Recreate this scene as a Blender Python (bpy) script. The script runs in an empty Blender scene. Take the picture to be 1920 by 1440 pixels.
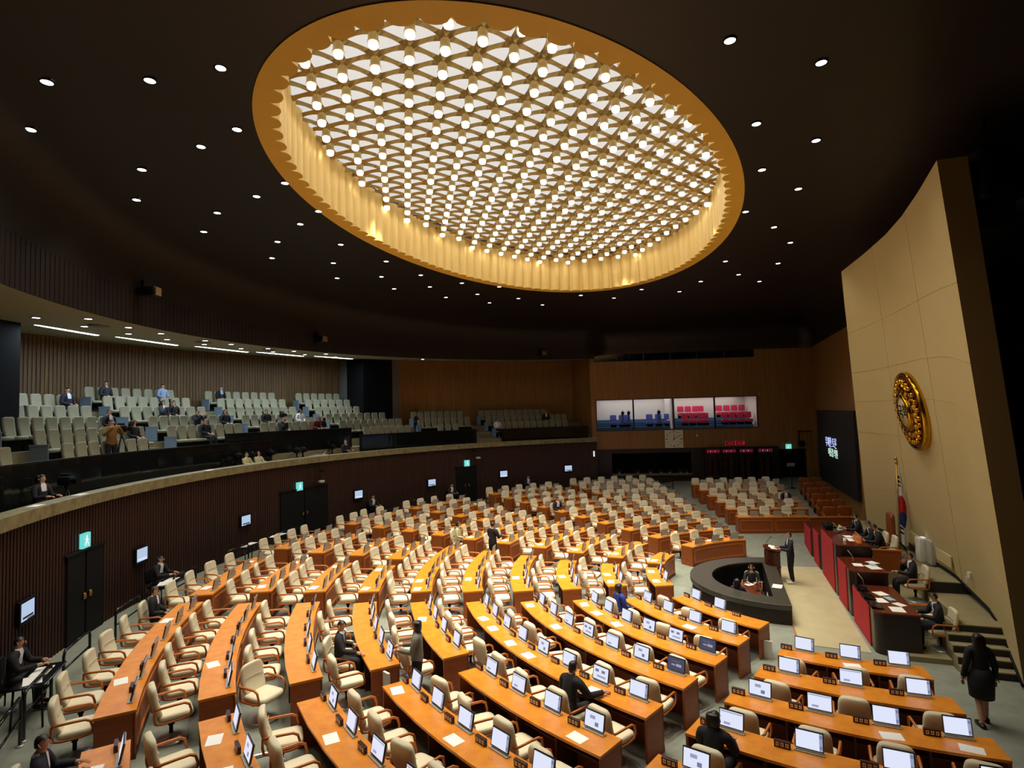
import bpy, math, random
from math import sin, cos, pi, radians as rad, degrees, hypot, atan2, sqrt
from mathutils import Vector, Matrix
random.seed(7)
SC = bpy.context.scene
COL = SC.collection
ORD = ['zeroth', 'first', 'second', 'third', 'fourth', 'fifth', 'sixth', 'seventh', 'eighth', 'ninth', 'tenth',
       'eleventh', 'twelfth', 'thirteenth', 'fourteenth', 'fifteenth', 'sixteenth', 'seventeenth', 'eighteenth',
       'nineteenth', 'twentieth']
TENS = {20: 'twenty', 30: 'thirty', 40: 'forty'}
def ordw(n):
    if n <= 20: return ORD[n]
    t = n // 10 * 10
    return TENS[t] + '-' + ORD[n - t] if n > t else {30: 'thirtieth', 40: 'fortieth'}[t]
NUM = ['zero', 'one', 'two', 'three', 'four', 'five', 'six', 'seven', 'eight', 'nine', 'ten', 'eleven', 'twelve']

# ------------------------------------------------------------------ materials
MATS = {}
def mat(name, col, rough=.6, metal=0., var=None, scale=(1, 1, 1), amount=.5, emit=None, strength=1., spec=.5, bump=0., nscale=1., detail=4.):
    if name in MATS: return MATS[name]
    m = bpy.data.materials.new(name); m.use_nodes = True
    nt = m.node_tree; b = nt.nodes['Principled BSDF']
    b.inputs['Base Color'].default_value = (*col, 1); b.inputs['Roughness'].default_value = rough
    b.inputs['Metallic'].default_value = metal; b.inputs['Specular IOR Level'].default_value = spec
    if var is not None:
        tc = nt.nodes.new('ShaderNodeTexCoord'); mp = nt.nodes.new('ShaderNodeMapping')
        mp.inputs['Scale'].default_value = scale
        nz = nt.nodes.new('ShaderNodeTexNoise'); nz.inputs['Scale'].default_value = nscale; nz.inputs['Detail'].default_value = detail
        nz.inputs['Roughness'].default_value = .6
        rp = nt.nodes.new('ShaderNodeValToRGB')
        rp.color_ramp.elements[0].position = .5 - .5 * amount; rp.color_ramp.elements[0].color = (*col, 1)
        rp.color_ramp.elements[1].position = .5 + .5 * amount; rp.color_ramp.elements[1].color = (*var, 1)
        nt.links.new(tc.outputs['Object'], mp.inputs['Vector']); nt.links.new(mp.outputs['Vector'], nz.inputs['Vector'])
        nt.links.new(nz.outputs['Fac'], rp.inputs['Fac']); nt.links.new(rp.outputs['Color'], b.inputs['Base Color'])
        if bump:
            bp = nt.nodes.new('ShaderNodeBump'); bp.inputs['Strength'].default_value = bump; bp.inputs['Distance'].default_value = .02
            nt.links.new(nz.outputs['Fac'], bp.inputs['Height']); nt.links.new(bp.outputs['Normal'], b.inputs['Normal'])
    if emit is not None:
        b.inputs['Emission Color'].default_value = (*emit, 1); b.inputs['Emission Strength'].default_value = strength
    MATS[name] = m
    return m
def S(r, g, b):                                   # sRGB 0-255 -> linear
    f = lambda c: (c / 255 / 12.92) if c / 255 <= .04045 else ((c / 255 + .055) / 1.055) ** 2.4
    return (f(r), f(g), f(b))
def nosample(m):
    m.cycles.emission_sampling = 'NONE'; return m

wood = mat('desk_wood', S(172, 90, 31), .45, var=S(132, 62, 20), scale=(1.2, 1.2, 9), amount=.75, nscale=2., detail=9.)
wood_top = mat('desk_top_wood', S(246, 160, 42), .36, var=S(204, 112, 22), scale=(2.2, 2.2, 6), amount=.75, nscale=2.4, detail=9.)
wood_line = mat('desk_moulding_wood', S(206, 122, 52), .35)
wood_dark = mat('desk_inner_wood', S(84, 40, 16), .5)
wood_arm = mat('armrest_wood', S(196, 110, 44), .32)
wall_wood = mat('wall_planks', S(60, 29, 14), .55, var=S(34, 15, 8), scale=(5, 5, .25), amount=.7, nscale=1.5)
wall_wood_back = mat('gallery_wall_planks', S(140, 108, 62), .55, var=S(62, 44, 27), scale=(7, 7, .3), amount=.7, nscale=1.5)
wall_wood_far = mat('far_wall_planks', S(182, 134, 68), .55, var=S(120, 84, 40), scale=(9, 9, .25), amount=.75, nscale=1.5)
ceil_wood = mat('ceiling_planks', S(31, 20, 11), .5, var=S(19, 12, 7), scale=(.4, 4, 4), amount=.7, nscale=1.5)
fascia_wood = mat('fascia_planks', S(34, 19, 11), .55, var=S(21, 12, 7), scale=(6, 6, .3), amount=.7, nscale=1.5)
black = mat('black_paint', (.005, .005, .005), .7, spec=.2)
black_gloss = mat('black_gloss', (.008, .008, .009), .12)
dark_metal = mat('dark_metal', (.02, .02, .022), .35, .6)
chrome = mat('chrome', (.55, .55, .54), .25, .35)
brass = mat('brass', S(206, 168, 84), .28, 1.)
gold = mat('polished_gold', S(214, 160, 40), .16, 1.)
gold_sheet = mat('gold_sheet', S(246, 214, 134), .45, .25, var=S(236, 198, 112), scale=(2, 2, .3), amount=.8, nscale=2.)
gold_rim = mat('gold_rim_panel', S(244, 200, 78), .5, .0, var=S(232, 184, 64), scale=(1, 1, 1), amount=.8, nscale=1.5)
carpet = mat('grey_carpet', S(152, 155, 141), .95, var=S(124, 128, 115), scale=(2.2, 2.2, 2.2), amount=.7, nscale=1.2, detail=8., spec=.1)
carpet_beige = mat('beige_carpet', S(194, 182, 144), .95, var=S(174, 162, 126), scale=(1.6, 1.6, 1.6), amount=.7, nscale=1.2, detail=8., spec=.1)
carpet_stage = mat('olive_stage_carpet', S(158, 148, 112), .95, var=S(138, 128, 96), scale=(2, 2, 2), amount=.7, nscale=1.2, detail=8., spec=.1)
riser_dark = mat('dark_riser', S(42, 38, 30), .8)
chair_fab = mat('cream_upholstery', S(236, 226, 194), .62, var=S(226, 214, 178), scale=(6, 6, 6), amount=.8, nscale=1.)
seam = mat('upholstery_seam', S(200, 186, 148), .7)
gal_fab = mat('gallery_upholstery', S(158, 154, 126), .7, var=S(142, 138, 112), scale=(6, 6, 6), amount=.8)
gal_side = mat('gallery_seat_side', S(120, 136, 150), .6)
brown_leather = mat('brown_leather', S(150, 78, 26), .4, var=S(124, 60, 20), scale=(5, 5, 5), amount=.8)
mahog = mat('mahogany', S(84, 34, 18), .28, var=S(62, 24, 14), scale=(2, 2, 10), amount=.7)
mahog_top = mat('mahogany_top', S(104, 44, 22), .22, var=S(84, 34, 18), scale=(2, 8, 8), amount=.7)
mahog_dark = mat('dark_mahogany', S(38, 18, 14), .3)
redcloth = mat('red_panel_cloth', S(196, 30, 40), .8, var=S(180, 24, 34), scale=(5, 5, 5), amount=.8)
stone = mat('parapet_stone', S(150, 140, 96), .6, var=S(96, 86, 56), scale=(3, 3, 3), amount=.5, nscale=1.6, detail=8.)
granite = mat('dark_granite', S(74, 70, 58), .3, var=S(58, 55, 46), scale=(6, 6, 6), amount=.7)
granite_rib = mat('ribbed_dark_wood', S(46, 32, 22), .5)
panel_mat = mat('beige_wall_panel', S(208, 188, 134), .85, var=S(202, 182, 128), scale=(.8, .8, .8), amount=.8)
panel_edge = mat('panel_edge', S(136, 110, 66), .8)
joint = mat('panel_joint', S(192, 172, 120), .9)
soffit_mat = mat('gallery_soffit', S(140, 138, 112), .8)
white_paint = mat('white_paint', S(224, 222, 210), .5)
paper = mat('white_paper', S(250, 248, 240), .7)
paper_blue = mat('blue_paper', S(150, 190, 215), .7)
grey_plastic = mat('grey_plastic', S(186, 182, 168), .35, .1)
bezel = mat('black_bezel', S(34, 36, 46), .3)
plate_wood = mat('nameplate_wood', S(58, 22, 16), .35)
letters = mat('white_letters', S(246, 246, 242), .6)
screen_on = nosample(mat('lit_screen', (.02, .02, .02), .4, emit=S(222, 228, 250), strength=1.0))
screen_side = nosample(mat('lit_screen_sidebar', (.02, .02, .02), .4, emit=S(150, 156, 182), strength=1.0))
screen_ink = nosample(mat('lit_screen_ink', (.02, .02, .02), .4, emit=S(110, 118, 150), strength=1.0))
screen_blue = nosample(mat('dark_blue_screen', (.02, .02, .02), .4, emit=S(58, 64, 92), strength=1.0))
screen_wall = nosample(mat('wall_monitor_picture', (.02, .02, .02), .4, emit=S(176, 196, 226), strength=1.0))
skin = mat('skin', S(206, 156, 122), .55)
lips = mat('lips', S(150, 80, 70), .5)
hair_m = mat('black_hair', S(22, 18, 16), .45)
hair_grey = mat('greying_hair', S(62, 54, 46), .5)
suit_black = mat('black_suit', S(24, 24, 28), .8)
suit_navy = mat('navy_suit', S(30, 32, 46), .8)
suit_char = mat('charcoal_suit', S(44, 46, 50), .8)
shirt_w = mat('white_shirt', S(226, 226, 226), .7)
tie_blue = mat('blue_tie', S(36, 60, 130), .6)
jack_grey = mat('grey_jacket', S(120, 118, 108), .8)
jack_brown = mat('tan_jacket', S(128, 92, 34), .8)
blue_cloth = mat('blue_jacket', S(34, 52, 140), .7)
lightblue = mat('pale_blue_shirt', S(150, 172, 206), .7)
cream_cloth = mat('cream_shirt', S(206, 200, 152), .7)
shoe_m = mat('black_shoes', (.01, .01, .01), .3)
shoe_w = mat('white_shoe_covers', S(226, 222, 204), .7)
scarf_m = mat('patterned_scarf', S(196, 186, 110), .8, var=S(170, 60, 50), scale=(14, 14, 14), amount=.2)
sky_white = mat('skylight_diffuser', (.3, .3, .3), .6, emit=(1., .99, .955), strength=.66)
bulb_m = nosample(mat('lamp_glass_lit', (.9, .9, .9), .4, emit=(1., .97, .9), strength=6.))
down_m = nosample(mat('downlight_lit', (.9, .9, .9), .4, emit=(1., .96, .88), strength=9.))
cool_m = mat('fluorescent_lit', (.9, .9, .9), .4, emit=(.86, .94, 1.), strength=5.)
cool_dot = nosample(mat('cool_downlight_lit', (.9, .9, .9), .4, emit=(.9, .96, 1.), strength=8.))
lamp_off = mat('unlit_ceiling_disc', S(90, 86, 66), .5)
exit_m = nosample(mat('exit_sign_lit', (.02, .02, .02), .4, emit=S(110, 214, 206), strength=1.0))
exit_w = nosample(mat('exit_sign_figure', (.02, .02, .02), .4, emit=S(236, 250, 248), strength=1.0))
red_led = nosample(mat('red_led', (.02, .01, .01), .4, emit=S(210, 36, 62), strength=.8))
blue_led = nosample(mat('violet_led', (.02, .01, .01), .4, emit=S(150, 150, 235), strength=1.0))
led_blue = nosample(mat('led_text_blue', (.02, .02, .02), .4, emit=S(190, 200, 255), strength=1.3))
led_green = nosample(mat('led_text_green', (.02, .02, .02), .4, emit=S(200, 240, 220), strength=1.2))
board_m = mat('led_board', (.0035, .0035, .0035), .6)
room_wall = mat('booth_room_wall', S(206, 198, 190), .8)
room_step = mat('booth_blue_steps', S(56, 92, 128), .7)
seat_red = mat('red_seat', S(196, 44, 84), .6)
seat_blue = mat('violet_blue_seat', S(98, 108, 196), .6)
clock_face = mat('clock_face', S(246, 236, 206), .6)
dark_glass = mat('dark_glass', (.004, .005, .006), .06)
glass_smoke = mat('smoked_glass', (.008, .009, .009), .08)
flag_white = mat('flag_white', S(232, 230, 222), .8)
flag_red = mat('flag_red', S(200, 30, 44), .8)
flag_blue = mat('flag_blue', S(30, 50, 140), .8)
oxblood = mat('dark_red_disc', S(92, 22, 18), .3)
ivory = mat('ivory_centre', S(214, 196, 140), .4)
metal_strip = mat('metal_strip', S(200, 200, 196), .3, .7)
green_bag = mat('green_bag', S(60, 130, 70), .7)
pane = bpy.data.materials.new('window_glass'); pane.use_nodes = True
_b = pane.node_tree.nodes['Principled BSDF']; _b.inputs['Transmission Weight'].default_value = 1; _b.inputs['Roughness'].default_value = 0
_b.inputs['IOR'].default_value = 1.02; _b.inputs['Base Color'].default_value = (.95, .97, .98, 1)

# ------------------------------------------------------------------ mesh helper
class MB:
    def __init__(s): s.v = []; s.f = []; s.m = []; s.sm = []
    def add(s, vs, fs, mi=0, smooth=False):
        o = len(s.v); s.v += [tuple(p) for p in vs]
        for f in fs: s.f.append(tuple(i + o for i in f)); s.m.append(mi); s.sm.append(smooth)
        return s
    def box(s, c, d, rz=0., mi=0, M=None, taper=1.):
        x, y, z = d[0] / 2, d[1] / 2, d[2] / 2; vs = []
        for k, (a, b, e) in enumerate([(-1, -1, -1), (1, -1, -1), (1, 1, -1), (-1, 1, -1), (-1, -1, 1), (1, -1, 1), (1, 1, 1), (-1, 1, 1)]):
            t = taper if e > 0 else 1.
            p = Vector((a * x * t, b * y * t, e * z))
            p = (M @ p) if M is not None else p
            p = Matrix.Rotation(rz, 3, 'Z') @ p if rz else p
            vs.append((p.x + c[0], p.y + c[1], p.z + c[2]))
        return s.add(vs, [(3, 2, 1, 0), (4, 5, 6, 7), (0, 1, 5, 4), (1, 2, 6, 5), (2, 3, 7, 6), (3, 0, 4, 7)], mi)
    def tube(s, path, rads, n=8, mi=0, caps=True, smooth=True):
        P = [Vector(p) for p in path]; R = rads if isinstance(rads, (list, tuple)) else [rads] * len(P)
        vs = []; prev = None
        for i, p in enumerate(P):
            t = (P[min(i + 1, len(P) - 1)] - P[max(i - 1, 0)])
            t = t.normalized() if t.length > 1e-9 else Vector((0, 0, 1))
            if prev is None:
                u = t.orthogonal().normalized()
            else:
                u = (prev - t * prev.dot(t)); u = u.normalized() if u.length > 1e-6 else t.orthogonal().normalized()
            prev = u; w = t.cross(u)
            for k in range(n):
                a = 2 * pi * k / n; q = p + (u * cos(a) + w * sin(a)) * R[i]; vs.append(q)
        fs = [(i * n + k, i * n + (k + 1) % n, (i + 1) * n + (k + 1) % n, (i + 1) * n + k) for i in range(len(P) - 1) for k in range(n)]
        s.add(vs, fs, mi, smooth)
        if caps:
            o = len(s.v) - len(vs)
            s.f.append(tuple(o + k for k in range(n - 1, -1, -1))); s.m.append(mi); s.sm.append(False)
            s.f.append(tuple(o + (len(P) - 1) * n + k for k in range(n))); s.m.append(mi); s.sm.append(False)
        return s
    def lathe(s, prof, n=20, c=(0, 0, 0), mi=0, smooth=True, caps=True):
        vs = [(c[0] + r * cos(2 * pi * k / n), c[1] + r * sin(2 * pi * k / n), c[2] + z) for r, z in prof for k in range(n)]
        fs = [(i * n + k, i * n + (k + 1) % n, (i + 1) * n + (k + 1) % n, (i + 1) * n + k) for i in range(len(prof) - 1) for k in range(n)]
        s.add(vs, fs, mi, smooth)
        if caps:
            o = len(s.v) - len(vs)
            s.f.append(tuple(o + k for k in range(n - 1, -1, -1))); s.m.append(mi); s.sm.append(False)
            s.f.append(tuple(o + (len(prof) - 1) * n + k for k in range(n))); s.m.append(mi); s.sm.append(False)
        return s
    def sup(s, c, d, e1=.4, e2=.4, nu=10, nv=14, mi=0, fn=None, M=None):       # rounded cushion
        sg = lambda x, e: math.copysign(abs(x) ** e, x)
        vs = []
        for i in range(nu + 1):
            th = -pi / 2 + pi * i / nu
            for k in range(nv):
                ph = 2 * pi * k / nv
                p = Vector((d[0] / 2 * sg(cos(th), e1) * sg(cos(ph), e2), d[1] / 2 * sg(cos(th), e1) * sg(sin(ph), e2), d[2] / 2 * sg(sin(th), e1)))
                if fn: p = fn(p)
                if M is not None: p = M @ p
                vs.append((p.x + c[0], p.y + c[1], p.z + c[2]))
        fs = [(i * nv + k, i * nv + (k + 1) % nv, (i + 1) * nv + (k + 1) % nv, (i + 1) * nv + k) for i in range(nu) for k in range(nv)]
        return s.add(vs, fs, mi, True)
    def prism(s, poly, z0, z1, mi=0):
        n = len(poly); vs = [(x, y, z0) for x, y in poly] + [(x, y, z1) for x, y in poly]
        fs = [tuple(range(n - 1, -1, -1)), tuple(range(n, 2 * n))] + [(i, (i + 1) % n, n + (i + 1) % n, n + i) for i in range(n)]
        return s.add(vs, fs, mi)
    def quad(s, a, b, c, d, mi=0): return s.add([a, b, c, d], [(0, 1, 2, 3)], mi)
    def build(s, name, mats, parent=None, bevel=0.):
        me = bpy.data.meshes.new(name)
        me.from_pydata(s.v, [], s.f)
        for m in (mats if isinstance(mats, (list, tuple)) else [mats]): me.materials.append(m)
        me.polygons.foreach_set('material_index', s.m); me.polygons.foreach_set('use_smooth', s.sm)
        me.update()
        o = bpy.data.objects.new(name, me); COL.objects.link(o)
        if parent is not None: o.parent = parent
        if bevel:
            b = o.modifiers.new('bevel', 'BEVEL'); b.width = bevel; b.segments = 2; b.limit_method = 'ANGLE'
        return o
def empty(name, loc, rz=0.):
    o = bpy.data.objects.new(name, None); o.empty_display_size = .1
    o.location = loc; o.rotation_euler = (0, 0, rz); COL.objects.link(o); return o
USED = {}
def tag(o, label, cat, group=None):
    label = ' '.join(label.split())
    o['label'] = label; o['category'] = cat
    if group: o['group'] = group
    USED[label] = USED.get(label, 0) + 1
    return o
def struct(o): o['kind'] = 'structure'; return o
def copy_tree(o, parent=None):
    c = o.copy(); COL.objects.link(c)
    if parent is not None: c.parent = parent
    for ch in CH.get(o.name, ()):  copy_child(ch, c)
    return c
CH = {}
def copy_child(ch, par):
    c = ch.copy(); COL.objects.link(c); c.parent = par
    for g in CH.get(ch.name, ()): copy_child(g, c)
def register(root):                                # remember children so copies are quick
    def rec(o):
        CH[o.name] = list(o.children)
        for c in o.children: rec(c)
    rec(root); return root
def place(proto, loc, rz, first):
    o = proto if first else copy_tree(proto)
    o.location = loc; o.rotation_euler = (0, 0, rz); return o

# ------------------------------------------------------------------ plan of the chamber
CX, CY = 9.946, 17.927                             # centre of the seating arcs
AX = (-.9438, .3305); CR = (.3305, .9438)          # room axis (towards the back) and across it
def PO(R, a): return (CX - R * cos(rad(a)), CY - R * sin(rad(a)))
def AC(A, c): return (CX + A * AX[0] + c * CR[0], CY + A * AX[1] + c * CR[1])
def polar(x, y):
    dx, dy = x - CX, y - CY
    return hypot(dx, dy), degrees(atan2(-dy, -dx))
def sstep(a, b, x):
    t = min(max((x - a) / (b - a), 0), 1); return t * t * (3 - 2 * t)
def fz(x, y):                                      # the floor rises gently towards the back rows
    R, a = polar(x, y)
    k = .053
    if a < -86: k = .053 + .023 * sstep(-86, -93, a)
    if a < -125: k *= 1 - sstep(-125, -140, a)
    if a > 66: k *= 1 - sstep(72, 100, a)
    return max(0., k * (R - 5.57))
def fl(x, y): return (x, y, fz(x, y))
def ebulge(a):                                     # the far arcs open a little wider
    return 1 + .063 * sstep(-53, -87, a)

# ------------------------------------------------------------------ camera
cd = bpy.data.cameras.new('camera'); cam = bpy.data.objects.new('camera', cd); COL.objects.link(cam)
cd.sensor_width = 36; cd.lens = 1072.96 / 1920 * 36; cd.clip_end = 300
_p, _r = .05216, -.02645
c_, s_, cp, sp = cos(_r), sin(_r), cos(_p), sin(_p)
Rv = Vector((c_, -sp * s_, cp * s_)); Uv = Vector((-s_, -sp * c_, cp * c_)); Fv = Vector((0, cp, sp))
M4 = Matrix(((Rv.x, Uv.x, -Fv.x, 0), (Rv.y, Uv.y, -Fv.y, 0), (Rv.z, Uv.z, -Fv.z, 6.0), (0, 0, 0, 1)))
cam.matrix_world = M4; SC.camera = cam

# ------------------------------------------------------------------ floor
mb = MB()
RS = [.3 * i for i in range(1, 20)] + [5.7 + .7 * i for i in range(1, 30)]; NA = 144
def in_pit(x, y, r=2.3):
    A = (x - CX) * AX[0] + (y - CY) * AX[1]; c = (x - CX) * CR[0] + (y - CY) * CR[1]
    return A > 1.8 and hypot(A - 1.75, c) < r
vs = [(CX, CY, 0.)]
for R in RS:
    for k in range(NA):
        x, y = PO(R, -180 + 360 * k / NA); vs.append((x, y, fz(x, y)))
fs = [(0, 1 + k, 1 + (k + 1) % NA) for k in range(NA)]
fs += [(1 + i * NA + k, 1 + (i + 1) * NA + k, 1 + (i + 1) * NA + (k + 1) % NA, 1 + i * NA + (k + 1) % NA) for i in range(len(RS) - 1) for k in range(NA)]
fs = [f for f in fs if not all(in_pit(vs[i][0], vs[i][1]) for i in f)]
mb.add(vs, fs, 0, True)
struct(mb.build('floor', carpet))
mb = MB()                                           # paler carpet laid in front of the rostrum
mb.prism([AC(.1, -4.05), AC(1.62, -3.9), AC(1.66, -2.45), AC(1.66, 3.7), AC(.0, 3.9)], .002, .012)
struct(mb.build('trim_1', carpet_beige))
mb = MB()
mb.tube([(*AC(1.66, -2.5), .02), (*AC(1.66, -4.0), .02)], .018, 6)
struct(mb.build('trim_2', wood_line))
for k, (a0, R0, R1) in enumerate([(11.2, 10.6, 18.2), (30.6, 12.6, 18.0), (30.0, 14.0, 15.4)]):
    mb = MB()
    pts = [PO(R0 + (R1 - R0) * i / 6, a0 if k else 12.7 - .47 * (R0 + (R1 - R0) * i / 6 - 11.8)) for i in range(7)]
    if k < 2:
        mb.tube([(x, y, fz(x, y) + .02) for x, y in pts], .035, 6); struct(mb.build('trim_%d' % (3 + k), metal_strip))

# ------------------------------------------------------------------ grooved timber walls
def grooves(pts, z0, z1, pitch=.16, depth=.018, gap=.02, flip=False):
    """timber boards with open joints following a plan polyline (pts = list of (x, y)); z0/z1 numbers or functions of (x, y)"""
    L = [0]
    for i in range(1, len(pts)): L.append(L[-1] + hypot(pts[i][0] - pts[i - 1][0], pts[i][1] - pts[i - 1][1]))
    n = max(1, int(L[-1] / pitch)); prof = []
    def at(s):
        for i in range(1, len(pts)):
            if s <= L[i] + 1e-9:
                t = (s - L[i - 1]) / max(L[i] - L[i - 1], 1e-9); a, b = pts[i - 1], pts[i]
                dx, dy = b[0] - a[0], b[1] - a[1]; h = hypot(dx, dy)
                return a[0] + dx * t, a[1] + dy * t, -dy / h, dx / h
        return (*pts[-1], 0, 0)
    for k in range(n):
        for s, d in ((0, depth), (gap / 2, depth), (gap / 2, 0), (L[-1] / n - gap / 2, 0), (L[-1] / n - gap / 2, depth)):
            x, y, nx, ny = at(k * L[-1] / n + s); sg = -1 if flip else 1
            prof.append((x - nx * d * sg, y - ny * d * sg))
    g = lambda z, p: z(*p) if callable(z) else z
    m = MB(); N = len(prof)
    m.add([(x, y, g(z0, (x, y))) for x, y in prof] + [(x, y, g(z1, (x, y))) for x, y in prof],
          [(i, i + 1, N + i + 1, N + i) if not flip else (i + 1, i, N + i, N + i + 1) for i in range(N - 1)])
    return m
def arc(R, a0, a1, n=48): return [PO(R, a0 + (a1 - a0) * i / n) for i in range(n + 1)]
WALL_END = PO(21, -78)
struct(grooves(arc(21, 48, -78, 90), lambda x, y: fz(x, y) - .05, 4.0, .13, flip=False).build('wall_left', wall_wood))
# stone coping of the gallery parapet
def polar_slab(m, R0, R1, a0, a1, z0, z1, n=8, mi=0, off=(0, 0, 0), mi_top=None):
    vs = []
    for i in range(n + 1):
        a = a0 + (a1 - a0) * i / n
        for R, z in ((R0, z0), (R1, z0), (R1, z1), (R0, z1)):
            x, y = PO(R, a); vs.append((x - off[0], y - off[1], z - off[2]))
    fs = []; ms = []
    for i in range(n):
        b = 4 * i
        for k in range(4): fs.append((b + k, b + (k + 1) % 4, b + 4 + (k + 1) % 4, b + 4 + k))
    o = len(m.v); m.add(vs, fs, mi)
    if mi_top is not None:
        for i in range(n): m.m[-4 * n + 4 * i + 2] = mi_top
    m.add([vs[0], vs[1], vs[2], vs[3]], [(3, 2, 1, 0)], mi); m.add(vs[-4:], [(0, 1, 2, 3)], mi)
    return m
mb = MB(); polar_slab(mb, 20.86, 21.32, 48, -78, 4.0, 4.27, 90)
struct(mb.build('trim_5', stone))
# gallery floor: press walkway and six tiers
TREAD = {1: 4.47, 2: 4.87, 3: 5.27, 4: 5.68, 5: 6.12, 6: 6.53}
GR = {1: 22.9, 2: 23.85, 3: 24.8, 4: 25.75, 5: 26.7, 6: 27.65}
mb = MB(); polar_slab(mb, 21.05, 22.3, 48, -78, 3.0, 3.2, 60)
for k in range(1, 7):
    a1 = -78 if k < 4 else -46.2
    polar_slab(mb, GR[k] - .5 if k > 1 else 22.3, GR[k] + .45 + (.5 if k in (3, 6) else 0), 48, a1, 3.0, TREAD[k], 60)
struct(mb.build('floor_gallery', carpet_stage))
def soff(x, y):
    R, a = polar(x, y); return 8.95 - .008 * a + .07 * (R - 21)
mb = MB(); vs = []; N = 60; RR_ = [21.02, 23, 25, 27, 29.4]
for i in range(N + 1):
    for R in RR_:
        x, y = PO(R, 48 + (-78 - 48) * i / N); vs.append((x, y, soff(x, y)))
mb.add(vs, [(i * 5 + k, i * 5 + k + 1, (i + 1) * 5 + k + 1, (i + 1) * 5 + k) for i in range(N) for k in range(4)], 0, True)
struct(mb.build('ceiling_gallery', soffit_mat))
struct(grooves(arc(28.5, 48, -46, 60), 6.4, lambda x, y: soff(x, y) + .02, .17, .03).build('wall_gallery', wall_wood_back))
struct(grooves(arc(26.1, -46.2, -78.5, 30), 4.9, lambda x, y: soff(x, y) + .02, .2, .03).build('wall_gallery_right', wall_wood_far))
mb = MB(); mb.prism([PO(26.1, -46.2), PO(28.6, -46.2), PO(28.6, -46.6), PO(26.1, -46.8)], 4.9, 9.9)
mb.prism([PO(26.0, -46.8), PO(26.14, -46.8), PO(26.14, -48.3), PO(26.0, -48.3)], 5.2, 9.6)
mb.prism([PO(27.7, -42.2), PO(28.5, -42.2), PO(28.5, -44.6), PO(27.7, -44.6)], 6.5, 9.75)
struct(mb.build('trim_6', white_paint if False else mat('pale_pilaster', S(120, 118, 112), .7)))
mb = MB(); mb.prism([PO(25.4, -41.6), PO(27.2, -41.6), PO(27.2, -45.9), PO(25.4, -46.3)], 5.2, 9.7)
mb.prism([PO(25.25, .4), PO(26.8, -1.), PO(26.8, 9), PO(25.25, 9)], 5.0, 9.6)
struct(mb.build('column_gallery', mat('dark_column', S(8, 8, 8), .8, spec=.15)))
# smoked glass balustrades in front of the gallery seats
for n, (a0, a1, R, z0, z1) in enumerate([(48, -20.6, 22.2, 3.2, 5.12), (-14.2, -34, 22.34, 4.4, 5.5), (-35.2, -56.4, 22.2, 3.2, 5.1), (-61.2, -77.6, 22.2, 3.2, 5.05)]):
    r = empty('balustrade', (*PO(R, (a0 + a1) / 2), z0)); off = r.location
    mb = MB(); polar_slab(mb, R, R + .05, a0, a1, z0, z1 - .05, 30, off=off); mb.build('glass_panel', glass_smoke, r)
    mb = MB(); polar_slab(mb, R - .03, R + .08, a0, a1, z1 - .05, z1, 30, off=off); mb.build('handrail', dark_metal, r)
    for a in (a0, a1): m2 = MB(); polar_slab(m2, R - .02, R + .07, a, a + (.25 if a == a1 else -.25), z0, z1 - .05, 1, off=off); m2.build('end_post', dark_metal, r)
    tag(r, ['dark balustrade along the press walkway, left end of the gallery', 'taller dark balustrade before the middle gallery seats',
            'dark balustrade before the gallery seats right of the camera crews', 'dark balustrade at the far right end of the gallery'][n], 'balustrade', 'gallery balustrades')

# ------------------------------------------------------------------ skylight geometry constants
SX, SY = 1.12, 18.12
E1, E2 = 10.58, 6.01                               # half axes across / along the room axis
def EP(u, v): return (SX + u * CR[0] + v * AX[0], SY + u * CR[1] + v * AX[1])

# ------------------------------------------------------------------ ceiling with cove and fascia
OUT = arc(21, 48, -78, 64) + [(5.75, 39.5), (20, 38), (15.6, 25), (14.4, 21), (12.6, 15), (11.8, 13), (11, 10), (10, 2), (6, -3), (-2, -3)]
def hit(phi):
    dx, dy = cos(phi), sin(phi); best = 1e9
    for i in range(len(OUT)):
        (x1, y1), (x2, y2) = OUT[i], OUT[(i + 1) % len(OUT)]
        ex, ey = x2 - x1, y2 - y1; den = dx * ey - dy * ex
        if abs(den) < 1e-9: continue
        t = ((x1 - SX) * ey - (y1 - SY) * ex) / den; u = ((x1 - SX) * dy - (y1 - SY) * dx) / den
        if t > 0 and -1e-6 <= u <= 1 + 1e-6: best = min(best, t)
    return best
def ell_r(phi):
    dx, dy = cos(phi), sin(phi); u = dx * CR[0] + dy * CR[1]; v = dx * AX[0] + dy * AX[1]
    return 1 / sqrt((u / E1) ** 2 + (v / E2) ** 2)
def zcove(d):                                       # height from distance to the wall
    if d > 4: return 12.
    if d > 1.: return 12 - .5 * ((4 - d) / 3) ** 1.5
    t = 1 - d; return 11.5 - 1.6 * (1 - sqrt(max(0, 1 - t * t)))
NP_ = 240; mb = MB(); vs = []; ds = [6, 4, 3, 2, 1.4, 1, .75, .5, .3, .15, .05, 0]
rows = 0
for k in range(NP_):
    phi = 2 * pi * k / NP_; r0, r1 = ell_r(phi) + .0, hit(phi); ring = [(r0, 12.)]
    span = max(r1 - r0, .3)
    for d in ds:
        dd = min(d, span * .98 * (d / 6)) if span < 6 else d
        ring.append((r1 - dd, zcove(dd)))
    rows = len(ring)
    for r, z in ring: vs.append((SX + r * cos(phi), SY + r * sin(phi), z))
mb.add(vs, [(k * rows + i, k * rows + i + 1, ((k + 1) % NP_) * rows + i + 1, ((k + 1) % NP_) * rows + i) for k in range(NP_) for i in range(rows - 1)], 0, True)
struct(mb.build('ceiling', ceil_wood))
struct(grooves(arc(21.0, 48, -78, 90), soff, 9.95, .2, .012, .012).build('trim_7', fascia_wood))

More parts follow.
